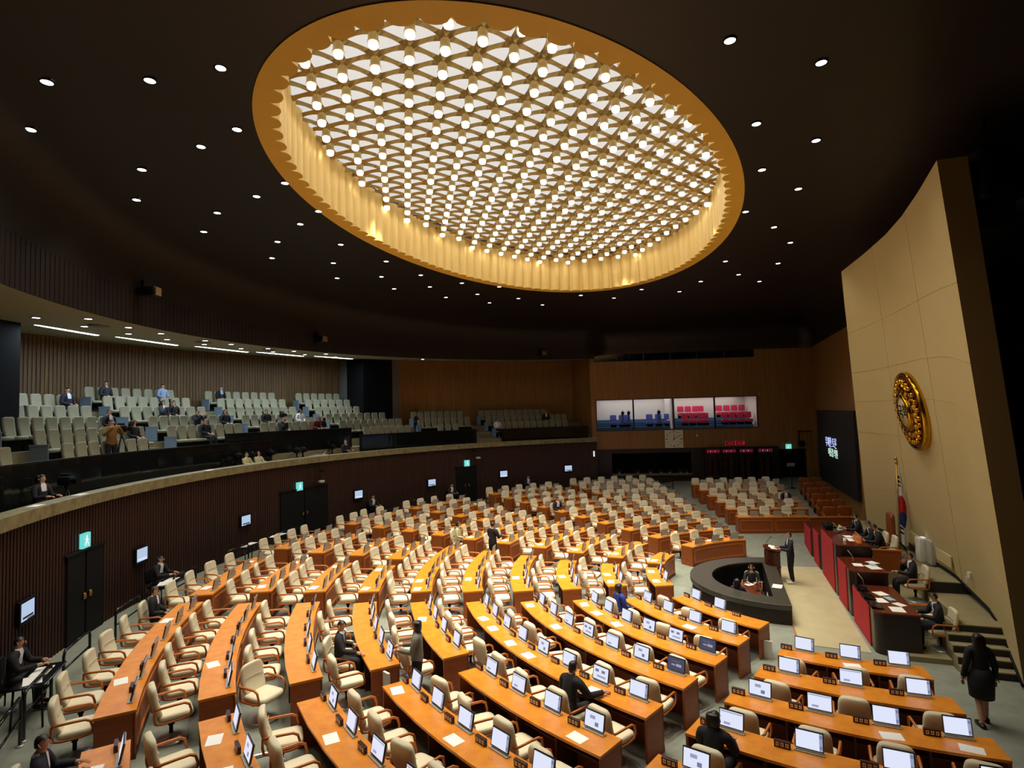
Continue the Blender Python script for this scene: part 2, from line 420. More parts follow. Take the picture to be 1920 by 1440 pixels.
# ------------------------------------------------------------------ far wall with booths, glazed rooms, clock
WA, WB = (5.7, 39.5), (20., 38.)
wl = hypot(WB[0] - WA[0], WB[1] - WA[1]); WU = ((WB[0] - WA[0]) / wl, (WB[1] - WA[1]) / wl); WN = (WU[1], -WU[0])   # WN points into the hall
def WP(s, z, out=0.): return (WA[0] + WU[0] * s + WN[0] * out, WA[1] + WU[1] * s + WN[1] * out, z)
WRZ = atan2(WU[1], WU[0])
def wrect(s0, s1, z0, z1, out=0.):
    return grooves([WP(s1, 0, out)[:2], WP(s0, 0, out)[:2]], z0, z1, .2, .02, .016, flip=True)
mb = MB()
for s0, s1, z0, z1 in [(-.3, .04, 4.64, 6.8), (10.75, 14.38, 4.64, 6.8), (-.3, 14.38, 6.8, 9.4), (-.3, 0, 9.4, 9.95), (10.7, 14.38, 9.4, 9.95), (-.3, 14.38, 9.95, 12.3),
                       (-.3, 11.98, 3.4, 4.64), (11.98, 14.38, 3.2, 4.64), (13.69, 14.38, 0, 3.2)]:
    g = wrect(s0, s1, z0, z1); mb.add(g.v, g.f)
g = grooves([(5.62, 39.6), PO(26.1, -78.3)], 3.9, 12.0, .2, .02, .016, flip=True); mb.add(g.v, g.f)
struct(mb.build('wall_back', wall_wood_far))
mb = MB()
for s0, s1, z0, z1 in [(-.3, 11.98, 0, 1.64), (-.3, 1.0, 1.64, 3.1), (6.28, 11.98, 1.64, 3.1), (-.3, 11.98, 3.1, 3.4)]:
    g = wrect(s0, s1, z0, z1, .02); mb.add(g.v, g.f)
struct(mb.build('wall_back_lower', mat('dark_wall_planks', S(40, 20, 14), .5)))
mb = MB(); g = grooves([(15.2, 23.6), (15.6, 25), (20, 38)], 0., 12.3, .2, .02, .016); mb.add(g.v, g.f)
struct(mb.build('wall_right', wall_wood_far))
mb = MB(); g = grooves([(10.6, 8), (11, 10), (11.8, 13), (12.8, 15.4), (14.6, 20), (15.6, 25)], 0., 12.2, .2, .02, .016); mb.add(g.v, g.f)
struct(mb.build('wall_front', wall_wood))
def wbox(m, s0, s1, z0, z1, o0, o1, mi=0):
    p = [WP(s0, z0, o0), WP(s1, z0, o0), WP(s1, z0, o1), WP(s0, z0, o1), WP(s0, z1, o0), WP(s1, z1, o0), WP(s1, z1, o1), WP(s0, z1, o1)]
    return m.add(p, [(0, 1, 2, 3), (7, 6, 5, 4), (4, 5, 1, 0), (5, 6, 2, 1), (6, 7, 3, 2), (7, 4, 0, 3)], mi)
# glazed rooms (four bays)
MUL = [.04, 2.57, 5.25, 7.96, 10.75]
mb = MB(); wbox(mb, -.2, 11, 4.3, 4.45, -3.6, -.05); wbox(mb, -.2, 11, 6.95, 7.05, -3.6, -.05)
wbox(mb, -.2, 11, 4.3, 7.0, -3.7, -3.6); wbox(mb, -.25, -.15, 4.3, 7, -3.6, -.05); wbox(mb, 10.95, 11.05, 4.3, 7, -3.6, -.05); wbox(mb, 5.17, 5.27, 4.3, 7, -3.6, -.1)
struct(mb.build('wall_booth', room_wall))
mb = MB()
for k in range(4):
    s0, s1 = MUL[k], MUL[k + 1]
    wbox(mb, s0, s1, 4.45, 4.86, -1.9, -1.0); wbox(mb, s0, s1, 4.45, 5.36, -3.55, -2.5); wbox(mb, s0, s1, 4.45, 5.1, -2.5, -1.9)
    for q in range(5): wbox(mb, s0 + .05, s0 + 1.0, 4.45, 4.55 + .16 * q, -1.1 - .3 * q, -.7 - .3 * q)
struct(mb.build('floor_booth', room_step))
for k in range(4):
    mb = MB(); s0, s1 = MUL[k], MUL[k + 1]; f = .05
    for a, b, c, d in [(s0, s0 + f, 4.64, 6.8), (s1 - f, s1, 4.64, 6.8), (s0, s1, 4.64, 4.7), (s0, s1, 6.75, 6.8)]: wbox(mb, a, b, c, d, -.08, .05)
    w = mb.build('window_%d' % (k + 1), bezel); struct(w)
    mb = MB(); mb.quad(WP(s0 + f, 4.7, -.02), WP(s1 - f, 4.7, -.02), WP(s1 - f, 6.75, -.02), WP(s0 + f, 6.75, -.02)); mb.build('pane', pane, w)
for k, (s0, s1) in enumerate(zip([0, 1.63, 3.4, 5.19, 6.96, 8.75], [1.63, 3.4, 5.19, 6.96, 8.75, 10.7])):
    mb = MB(); 
    for a, b, c, d in [(s0, s0 + .04, 9.4, 9.95), (s1 - .04, s1, 9.4, 9.95), (s0, s1, 9.4, 9.44), (s0, s1, 9.91, 9.95)]: wbox(mb, a, b, c, d, -.1, .02)
    wbox(mb, s0, s1, 9.4, 9.95, -.5, -.45)
    w = struct(mb.build('window_%d' % (k + 5), bezel))
    mb = MB(); mb.quad(WP(s0 + .04, 9.44, -.05), WP(s1 - .04, 9.44, -.05), WP(s1 - .04, 9.91, -.05), WP(s0 + .04, 9.91, -.05)); mb.build('pane', dark_glass, w)
# seats in the glazed rooms
def booth_seat(mt):
    r = empty('folding_chair', (0, 0, 0))
    mb = MB(); mb.sup((0, .1, .66), (.46, .1, .42), .3, .3, mi=0); mb.build('backrest', mt, r)
    mb = MB(); mb.sup((0, -.12, .3), (.46, .4, .1), .3, .3); mb.sup((0, -.31, .28), (.46, .06, .22), .3, .3); mb.build('seat', mt, r)
    mb = MB(); mb.box((0, 0, .12), (.4, .3, .24)); mb.build('pedestal', black, r)
    return register(r)
pr = {True: booth_seat(seat_blue), False: booth_seat(seat_red)}; first = {True: True, False: True}
for k, (bay, n, blue) in enumerate([(0, 3, True), (1, 3, True), (2, 4, False), (3, 4, False)]):
    for i in range(n):
        for row in (0, 1):
            if blue and row: continue
            s = MUL[bay] + (1.25 + i * .62 if blue else 1.0 + i * .53)
            if s > MUL[bay + 1] - .18: s = MUL[bay + 1] - .3
            o = place(pr[blue], WP(s, 4.86 if not row else 5.36, -1.45 if not row else -2.9), WRZ, first[blue]); first[blue] = False
            tag(o, '%s seat, %s from left, %s row in the %s glazed room' % ('violet-blue' if blue else 'crimson', ordw(i + 1), 'front' if not row else 'back', ['leftmost', 'second', 'third', 'rightmost'][bay]), 'seat', 'glazed room seats')
# clock
r = empty('wall_clock', WP(5.2, 4.02, .03), WRZ)
mb = MB(); mb.box((0, 0, 0), (1.2, .08, 1.2)); mb.build('case', clock_face, r, .01)
mb = MB()
for k in range(12):
    a = pi / 6 * k; l = .12 if k % 3 == 0 else .08
    mb.box((sin(a) * .48, -.046, cos(a) * .48), (.035 if k % 3 else .05, .012, l), M=Matrix.Rotation(a, 3, 'Y'))
for k in range(60):
    a = 2 * pi / 60 * k; mb.box((sin(a) * .535, -.046, cos(a) * .535), (.008, .012, .02), M=Matrix.Rotation(a, 3, 'Y'))
mb.build('hour_marks', black, r)
for nm, a, l, w in (('hour_hand', rad(4), .3, .035), ('minute_hand', rad(60), .46, .025)):
    mb = MB(); mb.box((sin(a) * (l / 2 - .05), -.056, cos(a) * (l / 2 - .05)), (w, .01, l + .1), M=Matrix.Rotation(a, 3, 'Y')); mb.build(nm, black, r)
mb = MB(); mb.lathe([(.03, 0), (.03, .02)], 12); o = mb.build('hub', black, r); o.rotation_euler = (pi / 2, 0, 0); o.location = (0, -.045, 0)
tag(r, 'square beige wall clock under the glazed rooms showing ten past twelve', 'clock')
# dark interpreter booth with counter
mb = MB(); wbox(mb, .9, 6.4, 1.5, 1.6, -2.2, 0); wbox(mb, .9, 6.4, 3.15, 3.25, -2.2, 0); wbox(mb, .9, 6.4, 1.5, 3.2, -2.3, -2.2); wbox(mb, .9, 1., 1.5, 3.2, -2.2, 0); wbox(mb, 6.3, 6.4, 1.5, 3.2, -2.2, 0)
struct(mb.build('wall_booth_dark', black))
mb = MB(); wbox(mb, 1.0, 6.3, 1.6, 1.7, -.5, .2); tag(mb.build('booth_counter', stone), 'long stone counter under the dark opening in the far wall', 'counter')
for i, s in enumerate([1.5, 2.75, 3.6, 4.3, 4.9, 5.6, 6.0]):
    r = empty('monitor', WP(s, 1.7, -.25), WRZ)
    mb = MB(); mb.box((0, 0, .15), (.3, .03, .2)); mb.build('display', dark_metal, r); mb = MB(); mb.box((0, .02, .03), (.16, .12, .06)); mb.build('stand', grey_plastic, r)
    tag(r, 'small dark monitor on the stone booth counter, %s from left' % ordw(i + 1), 'monitor', 'monitors on the booth counter')
# voting cubicles with red signs
for i, (s0, s1) in enumerate([(7.15, 8.0), (8.16, 9.05), (9.27, 10.12), (10.45, 11.35)]):
    r = empty('voting_cubicle', WP((s0 + s1) / 2, 1.2, .03), WRZ); w = s1 - s0 + .05
    mb = MB(); mb.box((-w / 2, -.3, .95), (.05, .6, 1.9)); mb.box((w / 2, -.3, .95), (.05, .6, 1.9)); mb.box((0, -.02, .95), (w, .04, 1.9)); mb.build('partition', mahog_dark, r)
    mb = MB(); mb.box((0, -.3, 2.02), (w + .1, .7, .22)); mb.build('canopy', mahog_dark, r)
    for q, dx in enumerate((-.2, .18)):
        mb = MB(); mb.sup((dx, -.34, .8), (.26, .06, 1.35), .4, .3); mb.build('curtain', mat('dark_red_curtain', S(58, 20, 18), .8), r)
    sg_ = empty('sign', (0, -.66, 1.98)); sg_.parent = r
    mb = MB(); mb.box((0, 0, 0), (w * .86, .03, .17)); mb.build('sign_box', black, sg_)
    mb = MB(); mb.box((0, -.018, .075), (w * .86, .01, .014)); mb.box((0, -.018, -.075), (w * .86, .01, .014)); mb.box((-w * .42, -.018, 0), (.014, .01, .15)); mb.box((w * .42, -.018, 0), (.02, .01, .15))
    for t in range(5): mb.box((-.3 + t * .14, -.018, .0), (.06, .01, .06), mi=t % 2)
    mb.build('lettering', [red_led, blue_led], sg_)
    tag(r, 'dark wood voting cubicle with red lit sign by far wall, %s from left' % ordw(i + 1), 'booth', 'voting cubicles')
r = empty('led_sign', WP(9.15, 3.66, .06), WRZ)
mb = MB(); mb.box((0, 0, 0), (1.2, .06, .24)); mb.build('sign_box', black, r)
mb = MB()
for z in (.11, -.11): mb.box((0, -.035, z), (1.2, .012, .018))
for x in (-.59, .05, .59): mb.box((x, -.035, 0), (.05 if x > 0 else .02, .012, .22))
for t in range(5): mb.box((-.45 + t * .09, -.035, 0), (.04, .012, .08)); mb.box((.17 + t * .08, -.035, 0), (.04, .012, .08))
mb.build('lettering', red_led, r); tag(r, 'red lit sign above the row of voting cubicles', 'sign')
for i, (s, z, lab) in enumerate([(-.18, 6.72, 'small brass lamp at upper left corner of the glazed rooms'), (10.9, 6.9, 'small brass lamp at upper right corner of the glazed rooms'), (6.72, 4.22, 'small pale sensor on far wall right of the clock')]):
    mb = MB(); mb.sup((0, 0, 0), (.16, .12, .14), .6, .6); o = mb.build('wall_sensor', [brass, brass, white_paint][i]); o.location = WP(s, z, .06); tag(o, lab, 'sensor')
o = MB().box((0, 0, 0), (.08, .06, .36)).build('wall_lamp', exit_w); o.location = (*PO(20.93, -77.3), 3.2); o.rotation_euler = (0, 0, -.2); tag(o, 'small lit white fitting at the right end of the gallery wall', 'lamp')
# door at the right of the far wall
mb = MB(); wbox(mb, 11.98, 13.69, .8, 3.2, -.5, -.45); wbox(mb, 11.98, 12.04, .8, 3.2, -.5, .0); wbox(mb, 13.63, 13.69, .8, 3.2, -.5, 0); wbox(mb, 11.98, 13.69, 3.15, 3.2, -.5, 0)
struct(mb.build('door_4', black))
# loudspeaker arm on far wall
r = empty('wall_loudspeaker', WP(13.9, 4.0, .05), WRZ)
mb = MB(); mb.box((-.3, -.15, .35), (.9, .06, .06)); mb.tube([(-.65, -.15, .35), (-.7, -.2, -.3)], .03, 6); mb.build('bracket', black, r)
mb = MB(); mb.sup((-.55, -.22, -.45), (.42, .36, .4), .5, .5); mb.build('cabinet', black, r)
tag(r, 'black loudspeaker on a bracket at the right of the far wall', 'loudspeaker')
# led board on the right wall
LA = Vector((20, 38, 0)); LB = Vector((15.6, 25, 0)); LU = (LB - LA).normalized(); LN = Vector((LU.y, -LU.x, 0)); 
if LN.x > 0: LN = -LN
LRZ = atan2(LU.y, LU.x)
def LP(s, z, o=0.): p = LA + LU * s + LN * o; return (p.x, p.y, z)
r = empty('led_board', LP(6.6, 1.45, .1), LRZ)
mb = MB(); mb.box((0, 0, 2.13), (9.6, .16, 4.26)); mb.build('cabinet', board_m, r)
def text_mesh(txt, size, name, m, parent, M, extrude=.004):
    cu = bpy.data.curves.new(name, 'FONT'); cu.body = txt; cu.size = size; cu.align_x = 'CENTER'; cu.align_y = 'CENTER'; cu.extrude = extrude
    t = bpy.data.objects.new(name, cu); COL.objects.link(t)
    dg = bpy.context.evaluated_depsgraph_get(); me = bpy.data.meshes.new_from_object(t.evaluated_get(dg)); me.name = name
    bpy.data.objects.remove(t); bpy.data.curves.remove(cu)
    me.materials.clear(); me.materials.append(m); o = bpy.data.objects.new(name, me); COL.objects.link(o); o.parent = parent; o.matrix_local = M; return o
TM = Matrix.Rotation(pi / 2, 4, 'X')
text_mesh('무제한 토론', .62, 'text_line', led_blue, r, Matrix.Translation((-.75, -.1, 2.42)) @ TM)
text_mesh('이종걸 의원', .52, 'text_line', led_green, r, Matrix.Translation((-.35, -.1, 1.86)) @ TM)
tag(r, 'large black display board with two lit lines of text beside the beige wall', 'display board')

# ------------------------------------------------------------------ skylight
sk = empty('skylight', (SX, SY, 12.))
I1, I2 = 10.25, 5.69
def ell_pts(a, b, n):                               # points evenly spaced along an ellipse
    P = [(a * cos(2 * pi * k / 2000), b * sin(2 * pi * k / 2000)) for k in range(2001)]
    L = [0]
    for i in range(2000): L.append(L[-1] + hypot(P[i + 1][0] - P[i][0], P[i + 1][1] - P[i][1]))
    out = []; j = 0
    for k in range(n):
        t = L[-1] * k / n
        while L[j + 1] < t: j += 1
        f = (t - L[j]) / (L[j + 1] - L[j]); out.append((P[j][0] + f * (P[j + 1][0] - P[j][0]), P[j][1] + f * (P[j + 1][1] - P[j][1])))
    return out
NFL, SUB = 100, 7
fine = ell_pts(I1, I2, NFL * SUB); prof = []
for i, (u, v) in enumerate(fine):
    t = (i % SUB) / SUB; h = .2 * sqrt(max(0, 1 - (2 * t - 1) ** 2))
    n_ = Vector((u / I1 ** 2, v / I2 ** 2)).normalized(); prof.append((u - n_.x * h, v - n_.y * h))
def loc(u, v): return (u * CR[0] + v * AX[0], u * CR[1] + v * AX[1])
N = len(prof); outer = [(E1 * cos(t), E2 * sin(t)) for t in [atan2(v / I2, u / I1) for u, v in fine]]
mb = MB()
mb.add([(*loc(u, v), -.02) for u, v in prof] + [(*loc(u, v), -.02) for u, v in outer] + [(*loc(u, v), .1) for u, v in outer],
       [(i, (i + 1) % N, N + (i + 1) % N, N + i) for i in range(N)] + [(N + i, N + (i + 1) % N, 2 * N + (i + 1) % N, 2 * N + i) for i in range(N)])
mb.build('rim', gold_rim, sk)
mb = MB(); mb.add([(*loc(u, v), -.02) for u, v in prof] + [(*loc(u, v), 1.62) for u, v in prof], [(i, (i + 1) % N, N + (i + 1) % N, N + i) for i in range(N)], 0, True)
mb.build('fluted_wall', gold_sheet, sk)
mb = MB(); mb.add([(*loc(I1 * 1.04 * cos(2 * pi * k / 96), I2 * 1.06 * sin(2 * pi * k / 96)), 2.05) for k in range(96)], [tuple(range(95, -1, -1))]); mb.build('diffuser', sky_white, sk)
mb = MB()
for r0 in (0,):
    P = [(*loc(I1 * 1.02 * cos(2 * pi * k / 96), I2 * 1.03 * sin(2 * pi * k / 96)), 1.6) for k in range(96)] + [(*loc(I1 * 1.03 * cos(2 * pi * k / 96), I2 * 1.05 * sin(2 * pi * k / 96)), 2.06) for k in range(96)]
    mb.add(P, [(k, (k + 1) % 96, 96 + (k + 1) % 96, 96 + k) for k in range(96)])
mb.build('service_gap', dark_metal, sk)
SP = .805; nodes = []
A_ = (-SP * AX[0], -SP * AX[1]); B_ = (A_[0] * cos(2 * pi / 3) - A_[1] * sin(2 * pi / 3), A_[0] * sin(2 * pi / 3) + A_[1] * cos(2 * pi / 3))
NODE0 = (-2.67 - SX, 11.55 - SY)
for i in range(-30, 31):
    for j in range(-30, 31):
        x, y = NODE0[0] + i * A_[0] + j * B_[0], NODE0[1] + i * A_[1] + j * B_[1]
        u, v = x * CR[0] + y * CR[1], x * AX[0] + y * AX[1]
        e = (u / (I1 + .0)) ** 2 + (v / (I2 + .0)) ** 2
        if e < 1.02: nodes.append((x, y, j, i, e))
LZ = 1.5
lat = MB(); arm = SP / 2
for x, y, j, i, e in nodes:                          # six concave arms folded to a ridge
    for k in range(6):
        a = atan2(A_[1], A_[0]) + k * pi / 3; d = (cos(a), sin(a)); n_ = (-d[1], d[0]); st = []
        for t, w, h in ((.0, .13, .0), (.24, .115, .0), (.42, .076, .02), (.68, .046, .04), (1., .032, .05)):
            c = (x + d[0] * arm * t, y + d[1] * arm * t)
            st += [(c[0] + n_[0] * w, c[1] + n_[1] * w, LZ + h + .05), (c[0], c[1], LZ + h - .035), (c[0] - n_[0] * w, c[1] - n_[1] * w, LZ + h + .05)]
        lat.add(st, [(3 * q + r0, 3 * q + r0 + 1, 3 * q + r0 + 4, 3 * q + r0 + 3) for q in range(4) for r0 in (0, 1)])
lat.build('lattice', mat('satin_brass', S(176, 150, 92), .4, .8), sk)
tag(sk, 'huge oval skylight with gold fluted rim and brass lattice in the dark ceiling', 'skylight')
# lamps hanging at the lattice nodes
def lamp_proto():
    r = empty('skylight_lamp', (0, 0, 0))
    mb = MB(); mb.lathe([(.03, .14), (.07, .08), (.1, .0), (.105, -.14), (.118, -.14), (.118, -.165), (.09, -.165)], 14, caps=False); mb.build('fitting', mat('pale_brass', S(226, 200, 130), .35, .4), r)
    mb = MB(); mb.lathe([(.094, -.15), (.095, -.235), (.08, -.265), (.03, -.28)], 14); mb.build('glass', bulb_m, r)
    return register(r)
lp = lamp_proto()
inn = [n for n in nodes if n[4] < .93]
inn.sort(key=lambda n: (n[1]))
far_first = sorted(inn, key=lambda n: -n[1])
cut = sorted(inn, key=lambda n: n[1] + .1 * abs(n[0]))
skip = set()
if len(inn) > 300:
    hidden = sorted(inn, key=lambda n: n[1])[:len(inn) - 300]
    skip = {(n[2], n[3]) for n in hidden}
js = sorted({n[2] for n in inn}); jrank = {}
cnt = {}
firstl = True
for n in sorted(inn, key=lambda n: (n[2], n[3])):
    if (n[2], n[3]) in skip: continue
    o = place(lp, (SX + n[0], SY + n[1], 12 + LZ - .06), 0, firstl); firstl = False
    jrank.setdefault(n[2], len(jrank) + 1); cnt[n[2]] = cnt.get(n[2], 0) + 1
    tag(o, 'brass lamp with glowing glass, %s from left in the %s lamp row of the skylight' % (ordw(cnt[n[2]]), ordw(jrank[n[2]])), 'lamp', 'lamps of the skylight lattice')
if skip:
    mb = MB()
    for n in inn:
        if (n[2], n[3]) in skip:
            mb.lathe([(.03, .12), (.095, 0), (.105, -.12), (.085, -.12)], 10, (n[0], n[1], 0)); mb.lathe([(.088, -.1), (.09, -.17), (.03, -.21)], 10, (n[0], n[1], 0), 1)
    o = mb.build('skylight_lamps', [brass, bulb_m]); o.location = (SX, SY, 12 + LZ - .06); o['kind'] = 'stuff'
    tag(o, 'remaining glowing lamps along the near edge of the skylight', 'lamps')

# ------------------------------------------------------------------ lights
def spot(name, loc, power, size, blend=.6, col=(1, .93, .8), rad_=.12, aim=None):
    l = bpy.data.lights.new(name, 'SPOT'); l.energy = power; l.spot_size = rad(size); l.spot_blend = blend; l.color = col; l.shadow_soft_size = rad_
    o = bpy.data.objects.new(name, l); COL.objects.link(o); o.location = loc
    if aim: o.rotation_euler = (Vector(aim) - Vector(loc)).to_track_quat('-Z', 'Y').to_euler()
    return o
def area(name, loc, power, sx, sy, col, rot=(0, 0, 0)):
    l = bpy.data.lights.new(name, 'AREA'); l.energy = power; l.shape = 'RECTANGLE'; l.size = sx; l.size_y = sy; l.color = col
    o = bpy.data.objects.new(name, l); COL.objects.link(o); o.location = loc; o.rotation_euler = rot; return o
K_SKY = 900.; K_DOWN = 190.
for n in nodes:
    if n[4] < .86 and (n[2] % 3 == 0) and (n[3] % 3 == 0):
        spot('lamp_beam', (SX + n[0], SY + n[1], 13.15), K_SKY, 72, .9)
# round downlights in the ceiling
DL = [(-7.4, 8.99, 11.58), (-8.73, 10.25, 11.47), (-6.0, 9.41, 11.82), (-4.79, 9.38, 11.99), (-5.51, 11.46, 12.0), (-6.53, 11.97, 11.91), (-8.15, 12.52, 11.69), (-9.2, 13.94, 11.57), (-8.06, 15.62, 11.81), (-9.03, 16.72, 11.66), (-6.69, 15.0, 12.0), (-5.61, 14.19, 12.0), (-6.36, 17.26, 12.0), (-8.39, 20.02, 11.76), (-7.62, 18.62, 11.9), (-5.45, 16.22, 12.0), (-6.73, 21.68, 11.98), (-5.77, 19.43, 12.0), (-7.15, 23.51, 11.84), (-4.71, 21.71, 12.0), (-5.44, 24.1, 12.0), (-5.34, 26.21, 11.94), (-3.75, 24.0, 12.0), (-3.69, 26.25, 12.0), (-3.23, 28.71, 12.0), (-2.15, 25.67, 12.0), (-1.6, 28.16, 12.0), (-1.09, 30.42, 12.0), (-0.48, 26.63, 12.0), (0.45, 29.48, 12.0), (1.8, 31.41, 12.0), (3.65, 29.09, 12.0), (5.51, 30.01, 12.0), (6.54, 28.06, 12.0), (8.63, 28.81, 12.0), (9.0, 26.63, 12.0), (8.83, 23.05, 12.0), (10.31, 25.44, 12.0), (11.9, 26.96, 12.0), (10.31, 20.64, 12.0), (11.24, 23.62, 12.0), (8.87, 18.79, 12.0), (7.28, 17.21, 12.0), (8.03, 15.48, 12.0), (6.45, 14.15, 12.0), (7.01, 12.63, 12.0), (5.31, 11.8, 12.0), (5.55, 9.7, 12.0), (3.7, 9.03, 12.0)]
def ceil_z(x, y):
    phi = atan2(y - SY, x - SX); d = hit(phi) - hypot(x - SX, y - SY); return zcove(d)
def downlight(m, rim_r, lens_r):
    r = empty('ceiling_downlight', (0, 0, 0))
    mb = MB(); mb.lathe([(rim_r * .85, .03), (rim_r, .0), (rim_r, -.012), (lens_r, -.012)], 20, caps=False); mb.build('trim_ring', dark_metal, r)
    mb = MB(); mb.lathe([(lens_r, -.008), (lens_r * .5, -.014), (.005, -.015)], 20); mb.build('lens', m, r)
    return register(r)
dlp = downlight(down_m, .11, .088); f1 = True
order = sorted(DL, key=lambda p: p[0])
names_side = lambda x, y: 'left of the skylight' if x < -4.4 else ('beyond the skylight' if x < 8.7 and y > 24 else 'right of the skylight')
cntd = {}
for x, y, z0 in order:
    z = ceil_z(x, y)
    # keep the lamp where the sight line from the hall meets the ceiling
    for _ in range(20):
        k = (z - 6) / (z0 - 6); z = .5 * z + .5 * ceil_z(x * k, y * k)
    k = (z - 6) / (z0 - 6); x, y = x * k, y * k
    o = place(dlp, (x, y, z - .015), 0, f1); f1 = False
    sd = names_side(x, y); cntd[sd] = cntd.get(sd, 0) + 1
    tag(o, 'round lit downlight in the dark ceiling %s, %s counted from the left' % (sd, ordw(cntd[sd])), 'downlight', 'ceiling downlights')
    spot('downlight_beam', (x, y, z - .06), K_DOWN, 112, .8)
DISC = [(-5.75, 9.9), (-4.0, 17.3), (7.7, 12.9), (7.9, 15.0)]
# gallery lights: small round ones and fluorescent strips in the soffit
SL = [(23.4, 4.7), (21.75, 5.8), (23.3, .3), (21.75, 1.0), (23.3, -4.5), (21.75, -3.2), (23.3, -9.1), (21.75, -9.3), (23.3, -13.9), (21.75, -13.1), (23.4, -19.2), (21.75, -18.8), (23.5, -24.1), (21.75, -23.0), (23.8, -29.6), (21.75, -28.4), (24.2, -35.2), (21.9, -46.1)]
glp = downlight(cool_dot, .12, .095); f1 = True; nf = {}
for R, a in sorted(SL, key=lambda p: -p[1]):
    x, y = PO(R, a); o = place(glp, (x, y, soff(x, y) - .012), 0, f1); f1 = False
    row = 'front' if R < 22.5 else 'back'; nf[row] = nf.get(row, 0) + 1
    tag(o, 'small white downlight in the gallery soffit, %s row, %s from left' % (row, ordw(nf[row])), 'downlight', 'gallery soffit downlights')
    spot('soffit_beam', (x, y, soff(x, y) - .05), 40., 110, .7, (.86, .93, 1.), .05)
for i, (a0, a1, R) in enumerate([(-.5, -6.2, 25.1), (-8.2, -14.9, 25.1), (-17.2, -23.9, 25.1), (-25.2, -31.8, 25.1), (-33.6, -39.4, 25.1)]):
    am = (a0 + a1) / 2; x0, y0 = PO(R, am); r = empty('fluorescent_strip', (x0, y0, soff(x0, y0) - .02)); off = r.location
    mb = MB(); polar_slab(mb, R - .07, R + .07, a0, a1, off.z - .01, off.z + .01, 8, off=off); mb.build('diffuser', cool_m, r)
    mb = MB(); polar_slab(mb, R - .1, R + .1, a0 + .1, a1 - .1, off.z + .005, off.z + .03, 8, off=off); mb.build('housing', white_paint, r)
    tag(r, 'long white fluorescent strip in the gallery soffit, %s from left' % ordw(i + 1), 'ceiling light', 'gallery fluorescent strips')
    o = area('strip_light', (x0, y0, soff(x0, y0) - .1), 105., 2.4, .2, (.66, .82, 1.), (0, 0, rad(am + 90)))
for i, (R, a) in enumerate([(22.6, 1.2), (22.4, -11.2), (22.3, -20.5)]):
    x, y = PO(R, a); o = MB().lathe([(.3, 0), (.3, -.02), (.22, -.035)], 24).build('soffit_speaker', lamp_off); o.location = (x, y, soff(x, y) - .01)
    tag(o, 'dim round ceiling loudspeaker in the gallery soffit, %s from left' % ordw(i + 1), 'loudspeaker', 'gallery soffit loudspeakers')
# glazed-room light
area('booth_light', WP(5.3, 6.9, -1.6), 95., 10, 2., (1., .95, .92), (0, 0, WRZ))
area('booth_light', WP(5.3, 6.9, -3.), 45., 10, .8, (1., .95, .92), (0, 0, WRZ))
W = bpy.data.worlds.new('world'); SC.world = W; W.use_nodes = True; W.node_tree.nodes['Background'].inputs[0].default_value = (.01, .008, .006, 1)
SC.view_settings.view_transform = 'Standard'; SC.view_settings.look = 'None'; SC.view_settings.gamma = 1; SC.view_settings.exposure = 0.
SC.cycles.max_bounces = 6; SC.cycles.diffuse_bounces = 3; SC.cycles.glossy_bounces = 3; SC.cycles.transmission_bounces = 4; SC.cycles.sample_clamp_indirect = 4.
SC.cycles.use_denoising = True

# ------------------------------------------------------------------ desks, chairs, monitors, nameplates
def chair_proto(name='swivel_chair', fab=chair_fab, arm=wood_arm):
    r = empty(name, (0, 0, 0))                       # faces +Y
    mb = MB(); mb.sup((0, .05, .44), (.54, .54, .13), .45, .35, 8, 20, fn=lambda p: Vector((p.x, p.y, p.z - .18 * max(0, p.y - .12) ** 1.5)))
    mb.build('seat', fab, r)
    mb = MB(); T = Matrix.Rotation(rad(12), 3, 'X')
    bend = lambda p: Vector((p.x * (1 - .18 * max(0, p.z / .3) ** 3), p.y + .35 * p.x * p.x + .05 * (p.z / .3) ** 2, p.z))
    mb.sup((0, -.27, .71), (.48, .12, .52), .35, .6, 14, 18, fn=bend, M=T)
    b = mb.build('backrest', fab, r)
    mb = MB(); mb.tube([(x, -.205 + .35 * x * x - .0, .755) for x in (-.2, -.12, 0, .12, .2)], .006, 6); mb.build('seam', seam, b)
    for s in (-1, 1):
        x = .3 * s; mb = MB()
        mb.tube([(x * .8, -.27, .62), (x, -.22, .655), (x, .0, .655), (x, .16, .65), (x, .23, .61), (x * .99, .26, .5), (x * .93, .24, .41), (x * .9, .1, .385), (x * .9, -.15, .385), (x * .86, -.25, .4)], [.016, .021, .021, .021, .021, .019, .018, .018, .018, .018], 8)
        mb.tube([(x * .8, -.27, .62), (x * .84, -.27, .5), (x * .86, -.25, .4)], .02, 8)
        mb.build('armrest', arm, r)
    mb = MB(); mb.lathe([(.03, .1), (.03, .22), (.045, .23), (.045, .36)], 12); mb.box((0, 0, .365), (.3, .26, .03)); mb.tube([(.05, 0, .33), (.22, .02, .325)], .01, 5); mb.build('column', black, r)
    mb = MB(); mb.lathe([(.27, -.0), (.27, .015), (.2, .035), (.06, .06), (.04, .1)], 24); mb.build('base', chrome, r)
    return register(r)
